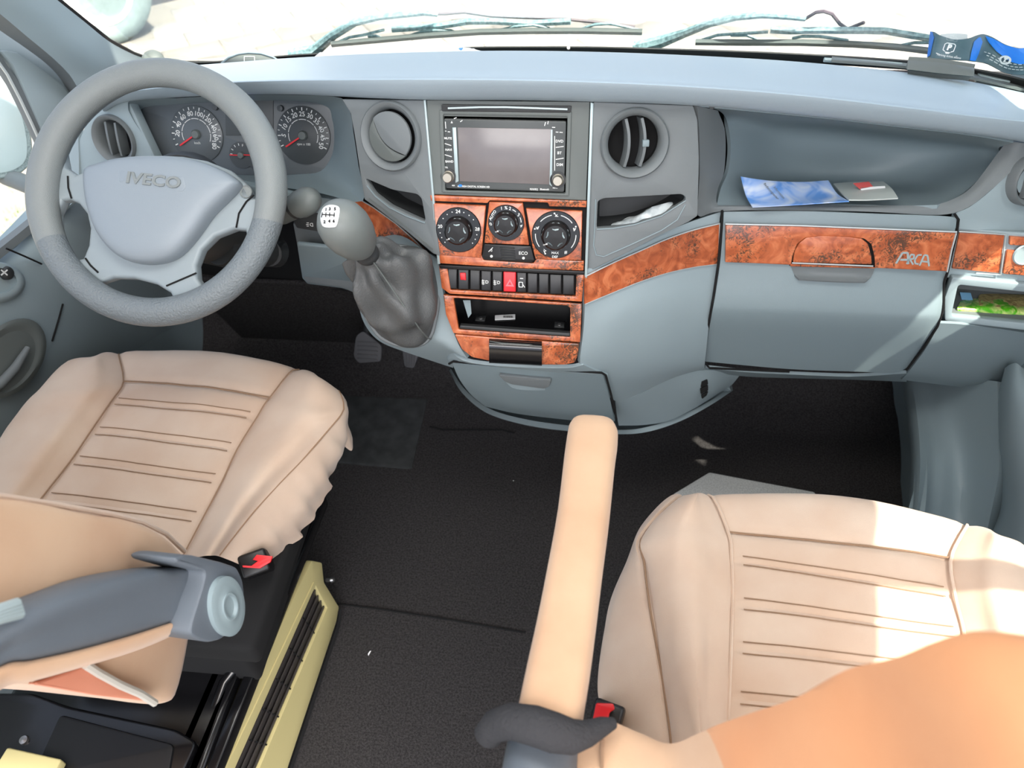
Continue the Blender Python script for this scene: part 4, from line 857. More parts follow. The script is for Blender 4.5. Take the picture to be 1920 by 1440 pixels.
# perforated grips on the lower and right rim
for a0, a1 in ((-62, 10), (178, 300)):
    pts = [WC + PWh.u*(RM*cos(R(a0+(a1-a0)*i/30))) + PWh.v*(RM*sin(R(a0+(a1-a0)*i/30))) for i in range(31)]
    lab(tube('rim_grip', pts, .0203, mat('grip_rubber', (112, 120, 124), .42, bump=1.0, bscale=330), stw, n=20, up=Wn), 'textured rim grip')
PW0 = Plane(WC - Wn*.006, n=Wn)
# spoke plate: hub and four spokes with the four openings
tops = [(119, 312), (113, 280), (122, 240), (145, 206), (185, 172), (240, 152), (300, 146), (360, 150), (412, 166), (452, 198), (482, 245), (498, 300), (498, 345), (488, 372), (474, 370), (462, 345), (430, 318), (385, 300), (340, 292), (300, 290), (250, 293), (205, 303), (165, 318), (140, 327)]
lefto = [(116, 376), (104, 400), (105, 440), (116, 472), (136, 488), (154, 484), (164, 460), (167, 428), (161, 400), (146, 381), (130, 374)]
boto = [(178, 546), (186, 530), (212, 521), (250, 522), (292, 533), (318, 549), (324, 563), (306, 576), (270, 581), (230, 576), (197, 563)]
righto = [(368, 522), (366, 497), (377, 468), (402, 443), (438, 429), (459, 431), (463, 452), (450, 484), (426, 512), (396, 532), (376, 534)]
plate('spokes', PW0, [(RM*cos(t), RM*sin(t)) for t in [2*pi*i/72 for i in range(72)]], M['wheell'], stw, holes=[[PW0.uv(*q) for q in L] for L in (tops, lefto, boto, righto)], t=.022, b=.006, uv=True, bs=3)
padp = [(166, 322), (185, 312), (220, 302), (260, 297), (300, 296), (345, 299), (390, 309), (428, 325), (452, 343), (448, 356), (425, 380), (400, 405), (375, 440), (350, 470), (325, 488), (290, 496), (250, 492), (218, 474), (190, 440), (174, 400), (166, 360)]
pu = [PWh.uv(*q) for q in padp]; pu = [tuple(q) for q in spline([V((a, b, 0)) for a, b in pu], 3, True)]; pu = [(q[0], q[1]) for q in pu]
cx, cy = sum(q[0] for q in pu)/len(pu), sum(q[1] for q in pu)/len(pu)
loops = [[PWh.w(cx+(a-cx)*s, cy+(b-cy)*s, h) for a, b in pu] for s, h in ((1.0, -.004), (1.0, .006), (.985, .012), (.94, .018), (.82, .023), (.6, .027), (.3, .029), (.02, .0295))]
hub = loft('hub_pad', loops, M['hub'], stw, k=(2, 1), wrap=True, caps=True)
PWb = Plane(PWh.p(289, 341, .0275), n=(Wn + V((0, .10, .03))).normalized())
plate('emblem_plaque', PWb, rnd([PWb.uv(*q) for q in ((224, 318), (345, 330), (349, 352), (342, 360), (222, 344))], .004), M['hub'], stw, t=.008, b=.002, h=.0008, uv=True)
em = MB(); e_u = (PWb.p(340, 344)-PWb.p(232, 332)).normalized(); e_v = Wn.cross(e_u)
em.add(*text_('IVECO', PWb.p(288, 339, .0012), e_u, PWb.n.cross(e_u), .0215, depth=.003, sx=1.28, bold=.0006)); em.build('lettering', M['wheel'], stw)
stw.children[-1]['label'] = 'raised IVECO lettering'
seam('spoke_joint', [[PW0.p(*q, .001) for q in ((476, 366), (462, 378), (448, 400), (443, 427))], [PW0.p(*q, .001) for q in ((160, 484), (170, 498), (184, 511))], [PW0.p(*q, .001) for q in ((312, 536), (340, 524), (368, 512))], [PW0.p(*q, .001) for q in ((127, 330), (128, 352), (134, 372))]], .0013, M['gap'], stw)
lathe('fixing_cap', PW0.p(462, 360, .0), Wn, [(.009, 0), (.009, .002), (.006, -.001), (0, -.002)], M['wheel'], stw, k=18)
tube('column_shaft', [WC - Wn*.012, WC - Wn*.10, WC - Wn*.22], [.055, .06, .06], M['dark'], stw, n=24)
# column shroud and stalk
shr = thing('steering_column', 'dark grey steering column shroud with ignition lock below the wheel', 'steering column', WC - Wn*.2)
tube('shroud', [WC - Wn*.055, WC - Wn*.07, WC - Wn*.15, WC-Wn*.24], [.07, .08, .075, .07], M['dark'], shr, n=28)
ig = at(505, 475, y=1.0)
tube('ignition_barrel', [WC - Wn*.13 - PWh.v*.05 + V((.03, 0, 0)), ig + V((0, .03, -.02)), ig], [.03, .026, .022], M['dark'], shr, n=18)
lathe('ignition_lock', ig, (CAM-ig), [(.016, 0), (.014, .004), (0, .005)], M['stack'], shr, k=18)
stk = thing('wiper_stalk', 'grey wiper stalk with a fat rounded end right of the steering wheel', 'stalk', at(540, 395, y=.99))
S0, S1 = at(528, 402, y=.985), at(592, 368, y=.955)
dv = (S1-S0)
tube('stalk_arm', [S0-dv*.9, S0-dv*.2, S0, S0+dv*.45], [.008, .012, .0165, .018], M['stack'], stk, n=18)
tube('stalk_collar', [S0+dv*.42, S0+dv*.50], [.0195, .0195], M['dark'], stk, n=20)
tube('stalk_end', [S0+dv*.50, S0+dv*.58, S0+dv*.78, S0+dv*.92, S0+dv*1.0], [.020, .0215, .0215, .016, .004], M['knob'], stk, n=20)

# ================================================================== GEAR LEVER
PGb = Plane(at(742, 560, y=.90), 38, -8)
gear = thing('gear_lever', 'grey gear lever with white shift pattern badge and leather boot', 'gear lever', PGb.p(742, 600))
bl = [(668, 520), (676, 500), (700, 472), (740, 462), (782, 470), (808, 490), (819, 520), (822, 560), (816, 600), (806, 632), (786, 646), (750, 646), (716, 632), (694, 604), (680, 575), (671, 548)]
base = [PGb.p(*q) for q in bl]
tip = at(690, 478, y=.835); tdir = (at(640, 418, y=.79)-tip).normalized()
tx = tdir.orthogonal().normalized(); 
nb = len(base); bc = sum(base, V((0, 0, 0)))/nb
# collar ring ordered like the base loop
ring = []
e1 = (base[0]-bc); e1 = (e1 - tdir*e1.dot(tdir)).normalized(); e2_ = tdir.cross(e1)
sgn = 1 if ((base[4]-bc)-tdir*(base[4]-bc).dot(tdir)).dot(e2_) > 0 else -1
for i, p in enumerate(base):
    q = p-bc; q = q - tdir*q.dot(tdir); q = q.normalized(); ring.append(tip + q*.013)
rowsb = [[p - PGb.n*.006 for p in base], [p + PGb.n*.004 for p in base]]
for t, bulge, inn in ((.10, .034, .0), (.30, .046, .0), (.55, .034, .0), (.80, .014, 0), (.95, .002, 0)):
    s = t**1.15
    rowsb.append([p*(1-s) + q*s + PGb.n*(bulge*(1-.3*t)) + (p-bc).normalized()*(.012*sin(pi*t)) for p, q in zip(base, ring)])
rowsb.append([q + tdir*.006 for q in ring])
def fold(u, v, p):
    a = 2*pi*v/nb; k = max(0, min(1, (u-1)/1.5))*max(0, min(1, (6.6-u)/1.5))
    d = .012*sin(3*a+1.1*u+.6)*sin(1.7*u) + .009*sin(5*a-1.6*u+2.0)
    dent = -.048*exp(-((v-2.2)/1.1)**2-((u-3.1)/1.2)**2) - .040*exp(-((v-14.2)/1.2)**2-((u-3.4)/1.3)**2) - .03*exp(-((v-11.5)/.9)**2-((u-2.6)/1.0)**2)
    o = (p-bc).normalized()
    return p + o*(k*(d+dent))
loft('boot', rowsb, M['boot'], gear, k=(5, 4), wrap=True, fn=fold)
seam('boot_seam', [[r_[12]*.0 + (rowsb[i][9]*.35+rowsb[i][10]*.65 if False else rowsb[i][9]) + (rowsb[i][9]-bc).normalized()*.004 for i, r_ in enumerate(rowsb) if i >= 1]], .0012, M['stack'], gear)
tube('boot_frame', [p + PGb.n*.004 for p in spline(base, 3, True)], .004, M['fascia'], gear, n=8, closed=True)
lathe('collar', tip - tdir*.004, tdir, [(.013, 0), (.0165, .003), (.0175, .008), (.016, .012), (.013, .016), (.0125, .028), (0, .028)], M['dark'], gear, k=28)
kl = .105; ko = tip + tdir*.022
lathe('knob', ko, tdir, [(.012, 0), (.020, .003), (.0275, .018), (.0325, .040), (.034, .060), (.0315, .078), (.025, .091), (.014, .099), (0, .101)], M['knob'], gear, k=40)
from mathutils.bvhtree import BVHTree
ko_ = gear.children[-1]; kw = wl(ko_)
bvh = BVHTree.FromPolygons([v.co+kw for v in ko_.data.vertices], [list(p.vertices) for p in ko_.data.polygons])
def onball(px, py, h=.0012):
    p, n, i, dd = bvh.ray_cast(CAM, ray(px, py).normalized())
    if p is None: p, n, i, dd = bvh.find_nearest(at(px, py, d=.95))
    n = n if n.dot(CAM-p) > 0 else -n
    return p + n*h
bp = [(604, 398), (608, 390), (618, 385), (630, 386), (637, 391), (636, 406), (632, 421), (627, 426), (610, 426), (604, 420), (602, 408)]
bm0 = (619, 406)
bg = loft('shift_badge', [[onball(bm0[0]+(x-bm0[0])*f, bm0[1]+(y-bm0[1])*f, h) for x, y in bp] for f, h in ((1, -.001), (1, .0012), (.75, .0016), (.5, .0016), (.25, .0016), (.04, .0016))], mat('badge_white', (214, 217, 217), .35), gear, k=(2, 2), wrap=True, caps=True)
pc_ = onball(*bm0, 0); bn_ = ((onball(*bm0, .01)-pc_).normalized()*.6 + (CAM-pc_).normalized()*.4).normalized()
PK3 = Plane(pc_, n=bn_); gu = (PK3.p(634, 407)-PK3.p(606, 405)).normalized(); PK3.u = gu; PK3.v = bn_.cross(gu)
tm = MB()
for s, x, y in (('1', 613, 395), ('3', 620, 394), ('5', 629, 394), ('2', 611, 416), ('4', 619, 416), ('6', 627, 416)):
    tm.add(*text_(s, onball(x, y, .0024), PK3.u, PK3.v, .0052, bold=.0002, depth=.0006))
tm.add(*tube_([onball(606+k*3.8, 403.5+k*.17, .0022) for k in range(7)], .0006, n=4))
for x in (606, 613, 620, 628): tm.add(*tube_([onball(x, 400, .0022), onball(x-.3, 404, .0024), onball(x-.6, 408, .0022)], .0006, n=4))
tm.build('shift_pattern', M['gap'], bg)

# ================================================================== PEDALS and floor pieces
def pedal(name, label, pts, y, m, ribs):
    P = Plane(at(*pts[0], y=y), 40, 0); t = thing(name, label, 'pedal', P.p(*pts[0], -.06))
    pd = plate('pedal_pad', P, rnd([P.uv(*q) for q in pts], .008), m, t, t=.012, b=.003, uv=True)
    cx_ = sum(q[0] for q in pts)/len(pts); cy_ = sum(q[1] for q in pts)/len(pts)
    tube('pedal_arm', [P.p(cx_, cy_, -.01), P.p(cx_, cy_-10, -.05) + V((0, .06, .05)), P.p(cx_, cy_-10, -.05)+V((0, .10, .25))], .008, M['dark'], t, n=10)
    for a, b in ribs: box('tread_rib', (P.p(*a, .001)+P.p(*b, .001))/2, P.p(*b)-P.p(*a), P.n.cross(P.p(*b)-P.p(*a)), P.n, ((P.p(*b)-P.p(*a)).length, .003, .003), m, pd, b=.0007, seg=1)
rub = mat('pedal_rubber', (84, 84, 86), .7)
pedal('brake_pedal', 'wide grey ribbed brake pedal under the gear boot', [(680, 620), (716, 648), (714, 678), (672, 681), (662, 668), (667, 630)], 1.30, rub, [((670, 640+k*8), (708, 643+k*8)) for k in range(5)])
pedal('accelerator_pedal', 'narrow ribbed accelerator pedal right of the brake pedal', [(754, 655), (786, 662), (776, 691), (758, 688)], 1.30, rub, [((761+k*5.5, 664), (762+k*4.2, 686)) for k in range(4)])
rm = plate('rubber_mat', Plane((0, 0, .004), n=(0, 0, 1)), rnd([Plane((0, 0, .004), n=(0, 0, 1)).uv(*q) for q in ((640, 742), (802, 747), (772, 879), (620, 866))], .01), M['rubber'], t=.004, b=.001, uv=True)
tag(rm, 'worn dark rubber heel mat on the black carpet right of the driver seat', 'mat')
PF = Plane((0, 0, .012), n=(0, 0, 1))
gm_ = plate('carpet_mat', PF, rnd([PF.uv(*q) for q in ((1330, 885), (1420, 902), (1528, 922), (1536, 945), (1540, 1010), (1240, 990), (1262, 926))], .006), M['matgrey'], t=.012, b=.003, uv=True)
tag(gm_, 'small light grey carpet mat on the floor before the passenger seat', 'mat')
for (px, py), s in (((693, 1225), .006), ((962, 903), .003)):
    c = at(px, py, z=.004); o = obj('crumb', [c+V((random.uniform(-1, 1)*s, random.uniform(-1, 1)*s, random.uniform(0, 1)*s)) for _ in range(4)], [[0, 1, 2], [0, 1, 3], [1, 2, 3], [0, 2, 3]], M['paper'], smooth=False)
    tag(o, 'white speck of litter on the carpet in the middle of the aisle' if s > .005 else 'tiny pale speck on the carpet left of the armrest tip', 'litter')
# ================================================================== DRIVER SEAT
ds = thing('driver_seat', 'beige suede driver seat with raised grey armrest, seen from behind at left', 'seat', (-.53, .6, 0))
c3 = [(222, 661), (230, 712), (205, 752), (168, 806), (130, 862), (75, 932), (20, 1005)]
c5 = [(560, 690), (505, 742), (480, 780), (443, 840), (415, 900), (378, 970), (340, 1042)]
c4 = [(400, 660), (368, 722), (342, 763), (306, 820), (273, 880), (226, 950), (180, 1022)]
c2 = [(180, 670), (160, 722), (130, 762), (92, 815), (50, 872), (0, 938), (-60, 1012)]
c1 = [(138, 686), (62, 742), (24, 788), (-8, 835), (-42, 890), (-85, 955), (-150, 1025)]
c6 = [(600, 708), (578, 762), (552, 802), (512, 855), (476, 905), (430, 970), (388, 1040)]
c7 = [(634, 736), (645, 768), (612, 812), (570, 860), (522, 910), (470, 968), (412, 1042)]
c8 = [(645, 752), (652, 790), (640, 842), (606, 896), (566, 950), (520, 1005), (460, 1065)]
c9 = [(638, 770), (638, 824), (632, 868), (612, 915), (586, 975), (545, 1024), (480, 1085)]
Z = dict(c1=.545, c2=.578, c3=.558, c4=.562, c5=.558, c6=.578, c7=.548, c8=.50, c9=.445)
rowsd = []
for i in range(7):
    zf = (-.018, 0, 0, 0, -.004, -.01, -.018)[i]
    r = [at(*c1[i], z=.545+zf) + V((-.015, 0, -.13)), at(*c1[i], z=.545+zf)]
    for nm, cc in (('c2', c2), ('c3', c3), ('c4', c4), ('c5', c5), ('c6', c6), ('c7', c7), ('c8', c8), ('c9', c9)):
        r.append(at(*cc[i], z=Z[nm]+zf))
    rowsd.append(r)
rowsd.insert(0, [p + V((0, -.005, -.14)) if 0 < j < 8 else p + V((0, 0, -.10)) for j, p in enumerate(rowsd[0])])
rowsd[0] = [V((p.x, p.y-.01, min(p.z, .43))) for p in rowsd[0]]
def quilt(seams, stitches, vlo, vhi, seamu0, amp):
    def fn(u, v, p):
        d = 0
        for s in seams:
            if u > .8: d -= .007*exp(-((v-s)/.10)**2)
        if vlo < v < vhi:
            for s in stitches: d -= .0045*exp(-((u-s)/.07)**2)
            d -= .006*exp(-((u-seamu0)/.07)**2)
        n = noise.noise(p*9)*amp + noise.noise(p*27)*amp*.35
        return p + V((0, 0, d+n)) 
    return fn
def dfn(u, v, p):
    q = quilt((3, 5), (3, 4, 5, 6), 3, 5, 2, .004)(u, v, p)
    if v > 7: q = q + V((1, .3, 0))*((v-7)*.5*(  .0028*sin(u*8+1.5*sin(u*2.3)) + .012*noise.noise(V((u*2.6, v*.7, 4)))))
    return q
cush = loft('cushion', rowsd, M['suede'], ds, k=(9, 8), fn=dfn)
def cres(rows, u, v):      # point of the control surface
    a = [spline(r, 8)[int(round(v*8))] for r in rows]; s = spline(a, 8); return s[min(len(s)-1, int(round(u*8)))]
def stitch(rows, us, v0, v1, name, parent, m, r=.0008, up=.0010, dv=0):
    mb = MB(); f = quilt((), (), 0, 0, -9, .004)
    for u in us:
        L = [cres(rows, u, v0+(v1-v0)*k/16) for k in range(17)]; mb.add(*tube_([f(9, 9, p)+V((0, 0, up)) for p in L], r, n=5))
    return mb.build(name, m, parent)
stitch(rowsd, [x+e for x in (3, 4, 5, 6) for e in (-.125, .125)], 3.1, 4.9, 'stitching', cush, M['thread'])
stitch(rowsd, [2], 3, 5, 'seam', cush, M['thread'], .0014, -.003)
def vseam(rows, v, u0, u1, name, parent, m, r=.0016, up=-.002):
    return tube(name, [cres(rows, u0+(u1-u0)*k/30, v)+V((0, 0, up)) for k in range(31)], r, m, parent, n=6)
vseam(rowsd, 3, 1, 7, 'piping', cush, M['thread'], .0012, -.0035); vseam(rowsd, 5, 1, 7, 'piping', cush, M['thread'], .0012, -.0035); vseam(rowsd, 7, 1, 7, 'piping', cush, M['thread'], .0012, .001)
# backrest: side outline on the inboard plane, pushed outboard
BX = -.34
side = [(-260, 930), (-120, 920), (0, 932), (100, 948), (200, 965), (262, 980), (310, 1003), (345, 1036), (368, 1070), (372, 1120), (362, 1195), (350, 1260), (336, 1305), (322, 1316), (290, 1318), (180, 1300), (70, 1284), (0, 1278), (-120, 1310), (-260, 1330)]
S = [at(*q, x=BX) for q in side]
bcn = sum(S, V((0, 0, 0)))/len(S)
def sl(x, s): return [V((x, bcn.y+(p.y-bcn.y)*s, bcn.z+(p.z-bcn.z)*s)) for p in S]
bk = loft('backrest', [sl(BX+.004, .02), sl(BX+.004, .6), sl(BX+.001, .9), sl(BX-.008, .985), sl(BX-.03, 1.0), sl(BX-.10, 1.0), sl(BX-.30, 1.0), sl(BX-.46, .99), sl(BX-.49, .9), sl(BX-.495, .02)], M['suede2'], ds, k=(2, 2), wrap=True, caps=True,
   fn=lambda u, v, p: p + V((0, 1, 1))*(noise.noise(p*10)*.004))
tube('piping', [p + V((.003, 0, .001)) for p in [at(*q, x=BX-.012) for q in ((-120, 921), (0, 932), (100, 947), (200, 964), (262, 979), (308, 1002), (342, 1034))]], .0028, M['suede'], bk, n=8)
PB = Plane(at(200, 1270, x=BX+.006), n=(1, -.02, .05))
plate('lining', PB, rnd([PB.uv(*q) for q in ((58, 1282), (168, 1246), (190, 1262), (230, 1286), (268, 1302), (290, 1316), (180, 1304))], .003), M['lining'], bk, t=.006, b=.0015, h=.002, uv=True)
tube('piping', [PB.p(*q, .004) for q in ((160, 1246), (185, 1262), (225, 1284), (262, 1300), (290, 1318))], .0042, M['piping'], bk, n=8)
# armrest, folded up along the backrest
AP = Plane(at(410, 1130, x=-.285), n=(1, -.10, .12))
AP2 = Plane(at(410, 1130, x=-.262), n=(1, -.10, .12))
arm = loft('armrest', [[AP.p(x, y, h) for (x, y), h in r] for r in (
   [((-120, 1215), -.05), ((0, 1133), -.05), ((60, 1108), -.05), ((150, 1080), -.05), ((250, 1064), -.05), ((340, 1058), -.05), ((392, 1060), -.05)],
   [((-120, 1222), -.01), ((0, 1138), -.01), ((60, 1113), -.01), ((150, 1085), -.01), ((250, 1068), -.01), ((340, 1062), -.01), ((394, 1062), -.01)],
   [((-120, 1255), .008), ((0, 1168), .010), ((60, 1142), .012), ((150, 1108), .012), ((250, 1080), .011), ((340, 1068), .008), ((394, 1066), .006)],
   [((-120, 1295), .012), ((0, 1204), .016), ((60, 1172), .018), ((150, 1134), .018), ((250, 1104), .016), ((330, 1086), .012), ((388, 1074), .007)],
   [((-120, 1320), .008), ((0, 1225), .010), ((60, 1200), .012), ((150, 1168), .012), ((250, 1138), .011), ((330, 1122), .009), ((380, 1112), .006)],
   [((-120, 1345), .002), ((0, 1250), .004), ((60, 1238), .004), ((150, 1218), .004), ((250, 1190), .004), ((330, 1165), .003), ((372, 1150), .002)],
   [((-120, 1345), -.04), ((0, 1252), -.04), ((60, 1240), -.04), ((150, 1220), -.04), ((250, 1192), -.04), ((330, 1167), -.04), ((372, 1152), -.04)])], M['armgrey'], ds, k=(4, 5))
# sleeve of the pad along its lower edge
loft('armrest_sleeve', [[AP.p(x, y, h) for (x, y), h in r] for r in (
   [((-120, 1330), -.01), ((0, 1248), -.008), ((60, 1236), -.008), ((150, 1216), -.008), ((250, 1188), -.008), ((320, 1166), -.008), ((362, 1154), -.010)],
   [((-120, 1336), .006), ((0, 1252), .008), ((60, 1240), .008), ((150, 1220), .008), ((250, 1192), .008), ((320, 1169), .007), ((360, 1158), .002)],
   [((-120, 1370), .008), ((0, 1272), .010), ((60, 1256), .010), ((150, 1234), .010), ((250, 1205), .010), ((320, 1180), .008), ((361, 1167), .003)],
   [((-120, 1400), -.006), ((0, 1290), -.004), ((60, 1275), -.004), ((150, 1250), -.004), ((250, 1219), -.004), ((320, 1190), -.004), ((358, 1174), -.008)],
   [((-120, 1405), -.05), ((0, 1294), -.05), ((60, 1279), -.05), ((150, 1254), -.05), ((250, 1223), -.05), ((320, 1194), -.05), ((352, 1176), -.05)])], M['suede2'], ds, k=(4, 5))
# pivot: housing lug and disc
pp = [(366, 1196), (356, 1188), (360, 1165), (368, 1140), (382, 1095), (386, 1072), (332, 1056), (330, 1047), (342, 1041), (362, 1041), (420, 1055), (446, 1064), (456, 1085), (460, 1112), (455, 1150), (440, 1180), (415, 1200), (395, 1205), (380, 1202)]
hs = plate('pivot_housing', AP2, rnd([AP2.uv(*q) for q in pp], .006), M['armgrey'], ds, t=.055, b=.004, h=0, uv=True, bs=2)
L0 = [AP2.uv(418+a*33, 1136+b*56) for a, b in [(cos(t), sin(t)) for t in [2*pi*k/40 for k in range(40)]]]
L0 = [AP2.uv(420 + 31*cos(t)*1.0 - 14*sin(t)*-.55, 1136 + 56*sin(t) - 10*cos(t)) for t in [2*pi*k/40 for k in range(40)]]
cc = (sum(q[0] for q in L0)/40, sum(q[1] for q in L0)/40)
loft('pivot_cap', [[AP2.w(cc[0]+(a-cc[0])*s, cc[1]+(b-cc[1])*s, h) for a, b in L0] for s, h in ((1.0, -.004), (.99, .004), (.95, .006), (.50, .007), (.46, .0085), (.38, .0085), (.34, .005), (.02, .005))], M['armcap'], ds, k=(2, 1), wrap=True, caps=True)
# silver ribbed adjuster at the frame edge
for k in range(4): tube('adjuster_rib', [AP.p(-60, 1168+k*6, .017), AP.p(0, 1142+k*6, .018), AP.p(32+k*2, 1131+k*6.5, .016)], .0045, M['silverp'], arm, n=8)
# red buckle in its black stalk
PBk = Plane(at(485, 1055, z=.50), n=(.25, -.45, .85))
bk_ = box('buckle', PBk.p(486, 1058, -.06), PBk.u, PBk.v, PBk.n, (.040, .034, .12), M['black'], ds, b=.004)
plate('buckle_button', PBk, rnd([PBk.uv(*q) for q in ((455, 1060), (472, 1061), (484, 1052), (474, 1050), (482, 1040), (512, 1043), (508, 1054), (488, 1066), (456, 1064))], .001), M['red'], bk_, t=.008, b=.001, h=.005, uv=True)
# pedestal, rails
ped = MB()
ped.add(*box_((-.585, .45, .14), (1, 0, 0), (0, 1, 0), (0, 0, 1), (.36, .56, .26)))
pb = bev(ped.build('pedestal', M['gloss'], ds), .012)
for x in (-.385, -.412, -.44): box('slide_rail', (x, .50, .255), (.06, 1, 0), (-1, .06, 0), (0, 0, 1), (.62, .018, .03), M['gloss'], ds, b=.004)
box('cushion_pan', (-.53, .62, .42), (1, 0, 0), (0, 1, 0), (0, 0, 1), (.42, .40, .05), M['gap'], ds, b=.01)
box('cushion_riser', (-.52, .62, .33), (1, 0, 0), (0, 1, 0), (0, 0, 1), (.30, .34, .16), M['gap'], ds, b=.01)
PP = Plane((-.6, .33, .285), n=(0, -.12, 1))
pn_ = plate('pedestal_panel', PP, rnd([PP.uv(*q) for q in ((-80, 1300), (60, 1300), (130, 1325), (330, 1368), (370, 1392), (330, 1480), (-80, 1480))], .01), M['gloss'], ds, t=.02, b=.005, h=.004, uv=True, bs=2)
plate('panel_rib', PP, rnd([PP.uv(*q) for q in ((118, 1342), (330, 1398), (318, 1470), (60, 1470))], .008), M['black'], pn_, t=.01, b=.003, h=.009, uv=True)
for q in ((46, 1388), (122, 1380)): lathe('bolt', PP.p(*q, .004), PP.n, [(.007 if q[0] < 60 else .003, 0), (.006 if q[0] < 60 else .002, .004), (0, .005)], M['steel'], pn_, k=14)
tube('wiring_loom', [at(488, 1085, z=.40), at(475, 1150, z=.33), at(468, 1200, z=.30), at(448, 1245, z=.28), at(420, 1280, z=.27), at(396, 1345, z=.26)], .008, M['gloss'], ds, n=10)
lathe('rail_bolt', at(444, 1244, z=.285), (CAM-at(444, 1244, z=.285)), [(.010, 0), (.009, .004), (.004, .006), (0, .006)], M['stack'], ds, k=16)
box('seat_edge_strip', at(58, 1436, z=.30), (1, -.1, 0), (.1, 1, 0), (0, 0, 1), (.09, .03, .02), M['cream'], ds, b=.003)

# ================================================================== HEATER GRILLE on the seat pedestal
q0, q1, q2 = at(632, 1165, z=.02), at(540, 1440, z=.02), at(578, 1068, z=.21)
GP = Plane(q0, n=(q1-q0).cross(q2-q0)); 
if GP.n.dot(CAM-GP.o) < 0: GP = Plane(q0, n=-GP.n)
hg = thing('heater_grille', 'cream side panel with dark grey louvre grille along the driver seat base', 'grille', (q0+q1)/2)
go_ = [(585, 1051), (604, 1055), (608, 1092), (636, 1138), (631, 1166), (500, 1560), (347, 1560), (398, 1444)]
gi = [(592, 1099), (614, 1140), (459, 1520), (412, 1520)]
gi = [(592, 1099), (614, 1140), (463, 1496), (417, 1496)]
plate('panel_frame', GP, rnd([GP.uv(*q) for q in go_], .004), M['cream'], hg, holes=[[GP.uv(*q) for q in gi]], t=.012, b=.002, uv=True)
plate('grille_back', GP, [GP.uv(*q) for q in ((590, 1090), (620, 1140), (468, 1510), (408, 1510))], M['gap'], hg, t=.004, b=.0004, h=-.018, uv=True)
for k in range(4):
    t0 = (k+.15)/4; t1 = (k+1.05)/4
    a0 = (592+(614-592)*t0, 1102+(1142-1102)*t0); a1 = (592+(614-592)*t1, 1102+(1142-1102)*t1)
    b0 = (417+(463-417)*t0, 1496); b1 = (417+(463-417)*t1, 1496)
    h0, h1 = -.004, -.015
    vs = [GP.p(*a0, h0), GP.p(*b0, h0), GP.p(*b1, h1), GP.p(*a1, h1)]; vs += [p - GP.n*.003 for p in vs]
    obj('louvre_slat', vs, [[0, 1, 2, 3], [7, 6, 5, 4], [0, 1, 5, 4], [1, 2, 6, 5], [2, 3, 7, 6], [3, 0, 4, 7]], M['slat'], hg, smooth=False)
for j in range(7):
    t = .14 + j*.145; xa, ya = 592+(417-592)*t, 1099+(1496-1099)*t; xb, yb = 614+(463-614)*t, 1140+(1496-1140)*t
    for k in range(4):
        s = (k+.2)/4; s2 = (k+.95)/4
        p0 = (xa+(xb-xa)*s, ya+(yb-ya)*s); p1 = (xa+(xb-xa)*s2, ya+(yb-ya)*s2)
        A, B = GP.p(*p0, -.004), GP.p(*p1, -.004); Cc = GP.p(*p1, -.016); dd = (GP.p(xa-4, ya+9)-GP.p(xa, ya)).normalized()*.003
        obj('louvre_rib', [A, B, Cc, A+dd, B+dd, Cc+dd], [[0, 1, 2], [5, 4, 3], [0, 1, 4, 3], [1, 2, 5, 4], [2, 0, 3, 5]], M['gap'], hg, smooth=False)
seam('panel_crease', [[GP.p(*q, .0005) for q in ((588, 1092), (560, 1150), (470, 1340), (402, 1482))]], .0014, M['cream'], hg)
lathe('fixing_knob', GP.p(612, 1088, -.004), (1, 0, .3), [(.004, 0), (.004, .010), (.006, .012), (.004, .017), (0, .018)], M['steel'], hg, k=12)
seam('base_seal', [[GP.p(*q, -.002) for q in ((637, 1142), (634, 1170), (524, 1502))]], .005, M['gap'], hg)

# ================================================================== PASSENGER SEAT
ps = thing('passenger_seat', 'beige suede passenger seat with sunlit quilted cushion at bottom right', 'seat', (.46, .35, 0))
P1 = [(1262, 934), (1203, 985), (1176, 1048), (1150, 1118), (1136, 1200), (1133, 1290), (1150, 1350), (1170, 1420)]
P2 = [(1284, 930), (1206, 1002), (1209, 1056), (1219, 1136), (1233, 1216), (1249, 1312), (1260, 1400), (1265, 1480)]
P3 = [(1306, 927), (1288, 988), (1290, 1052), (1293, 1132), (1298, 1215), (1305, 1310), (1312, 1400), (1315, 1480)]
P4 = [(1328, 926), (1366, 995), (1373, 1050), (1374, 1132), (1372, 1214), (1368, 1308), (1364, 1400), (1360, 1480)]
P6 = [(1815, 982), (1785, 1043), (1792, 1112), (1810, 1188), (1814, 1262), (1818, 1350), (1820, 1440), (1820, 1520)]
P5 = [(1570, 930), (1576, 1016), (1582, 1078), (1590, 1158), (1592, 1236), (1592, 1328), (1592, 1420), (1590, 1500)]
P7 = [(1866, 1003), (1872, 1066), (1880, 1130), (1892, 1204), (1900, 1280), (1905, 1370), (1908, 1460), (1908, 1540)]
P8 = [(1912, 1035), (1945, 1090), (1960, 1150), (1972, 1222), (1980, 1300), (1985, 1390), (1988, 1480), (1988, 1560)]
rowsp = []
for i in range(8):
    zf = (-.018, 0, 0, 0, -.002, -.006, -.012, -.018)[i]
    a = at(*P1[i], z=.535+zf)
    r = [a + V((.02, -.005, -.12)), a + V((.004, 0, -.06)), a, at(*P2[i], z=.572+zf), at(*P3[i], z=.605+zf), at(*P4[i], z=.582+zf), at(*P5[i], z=.588+zf), at(*P6[i], z=.582+zf), at(*P7[i], z=.602+zf), at(*P8[i], z=.56+zf), at(*P8[i], z=.56+zf)+V((.02, 0, -.14))]
    rowsp.append(r)
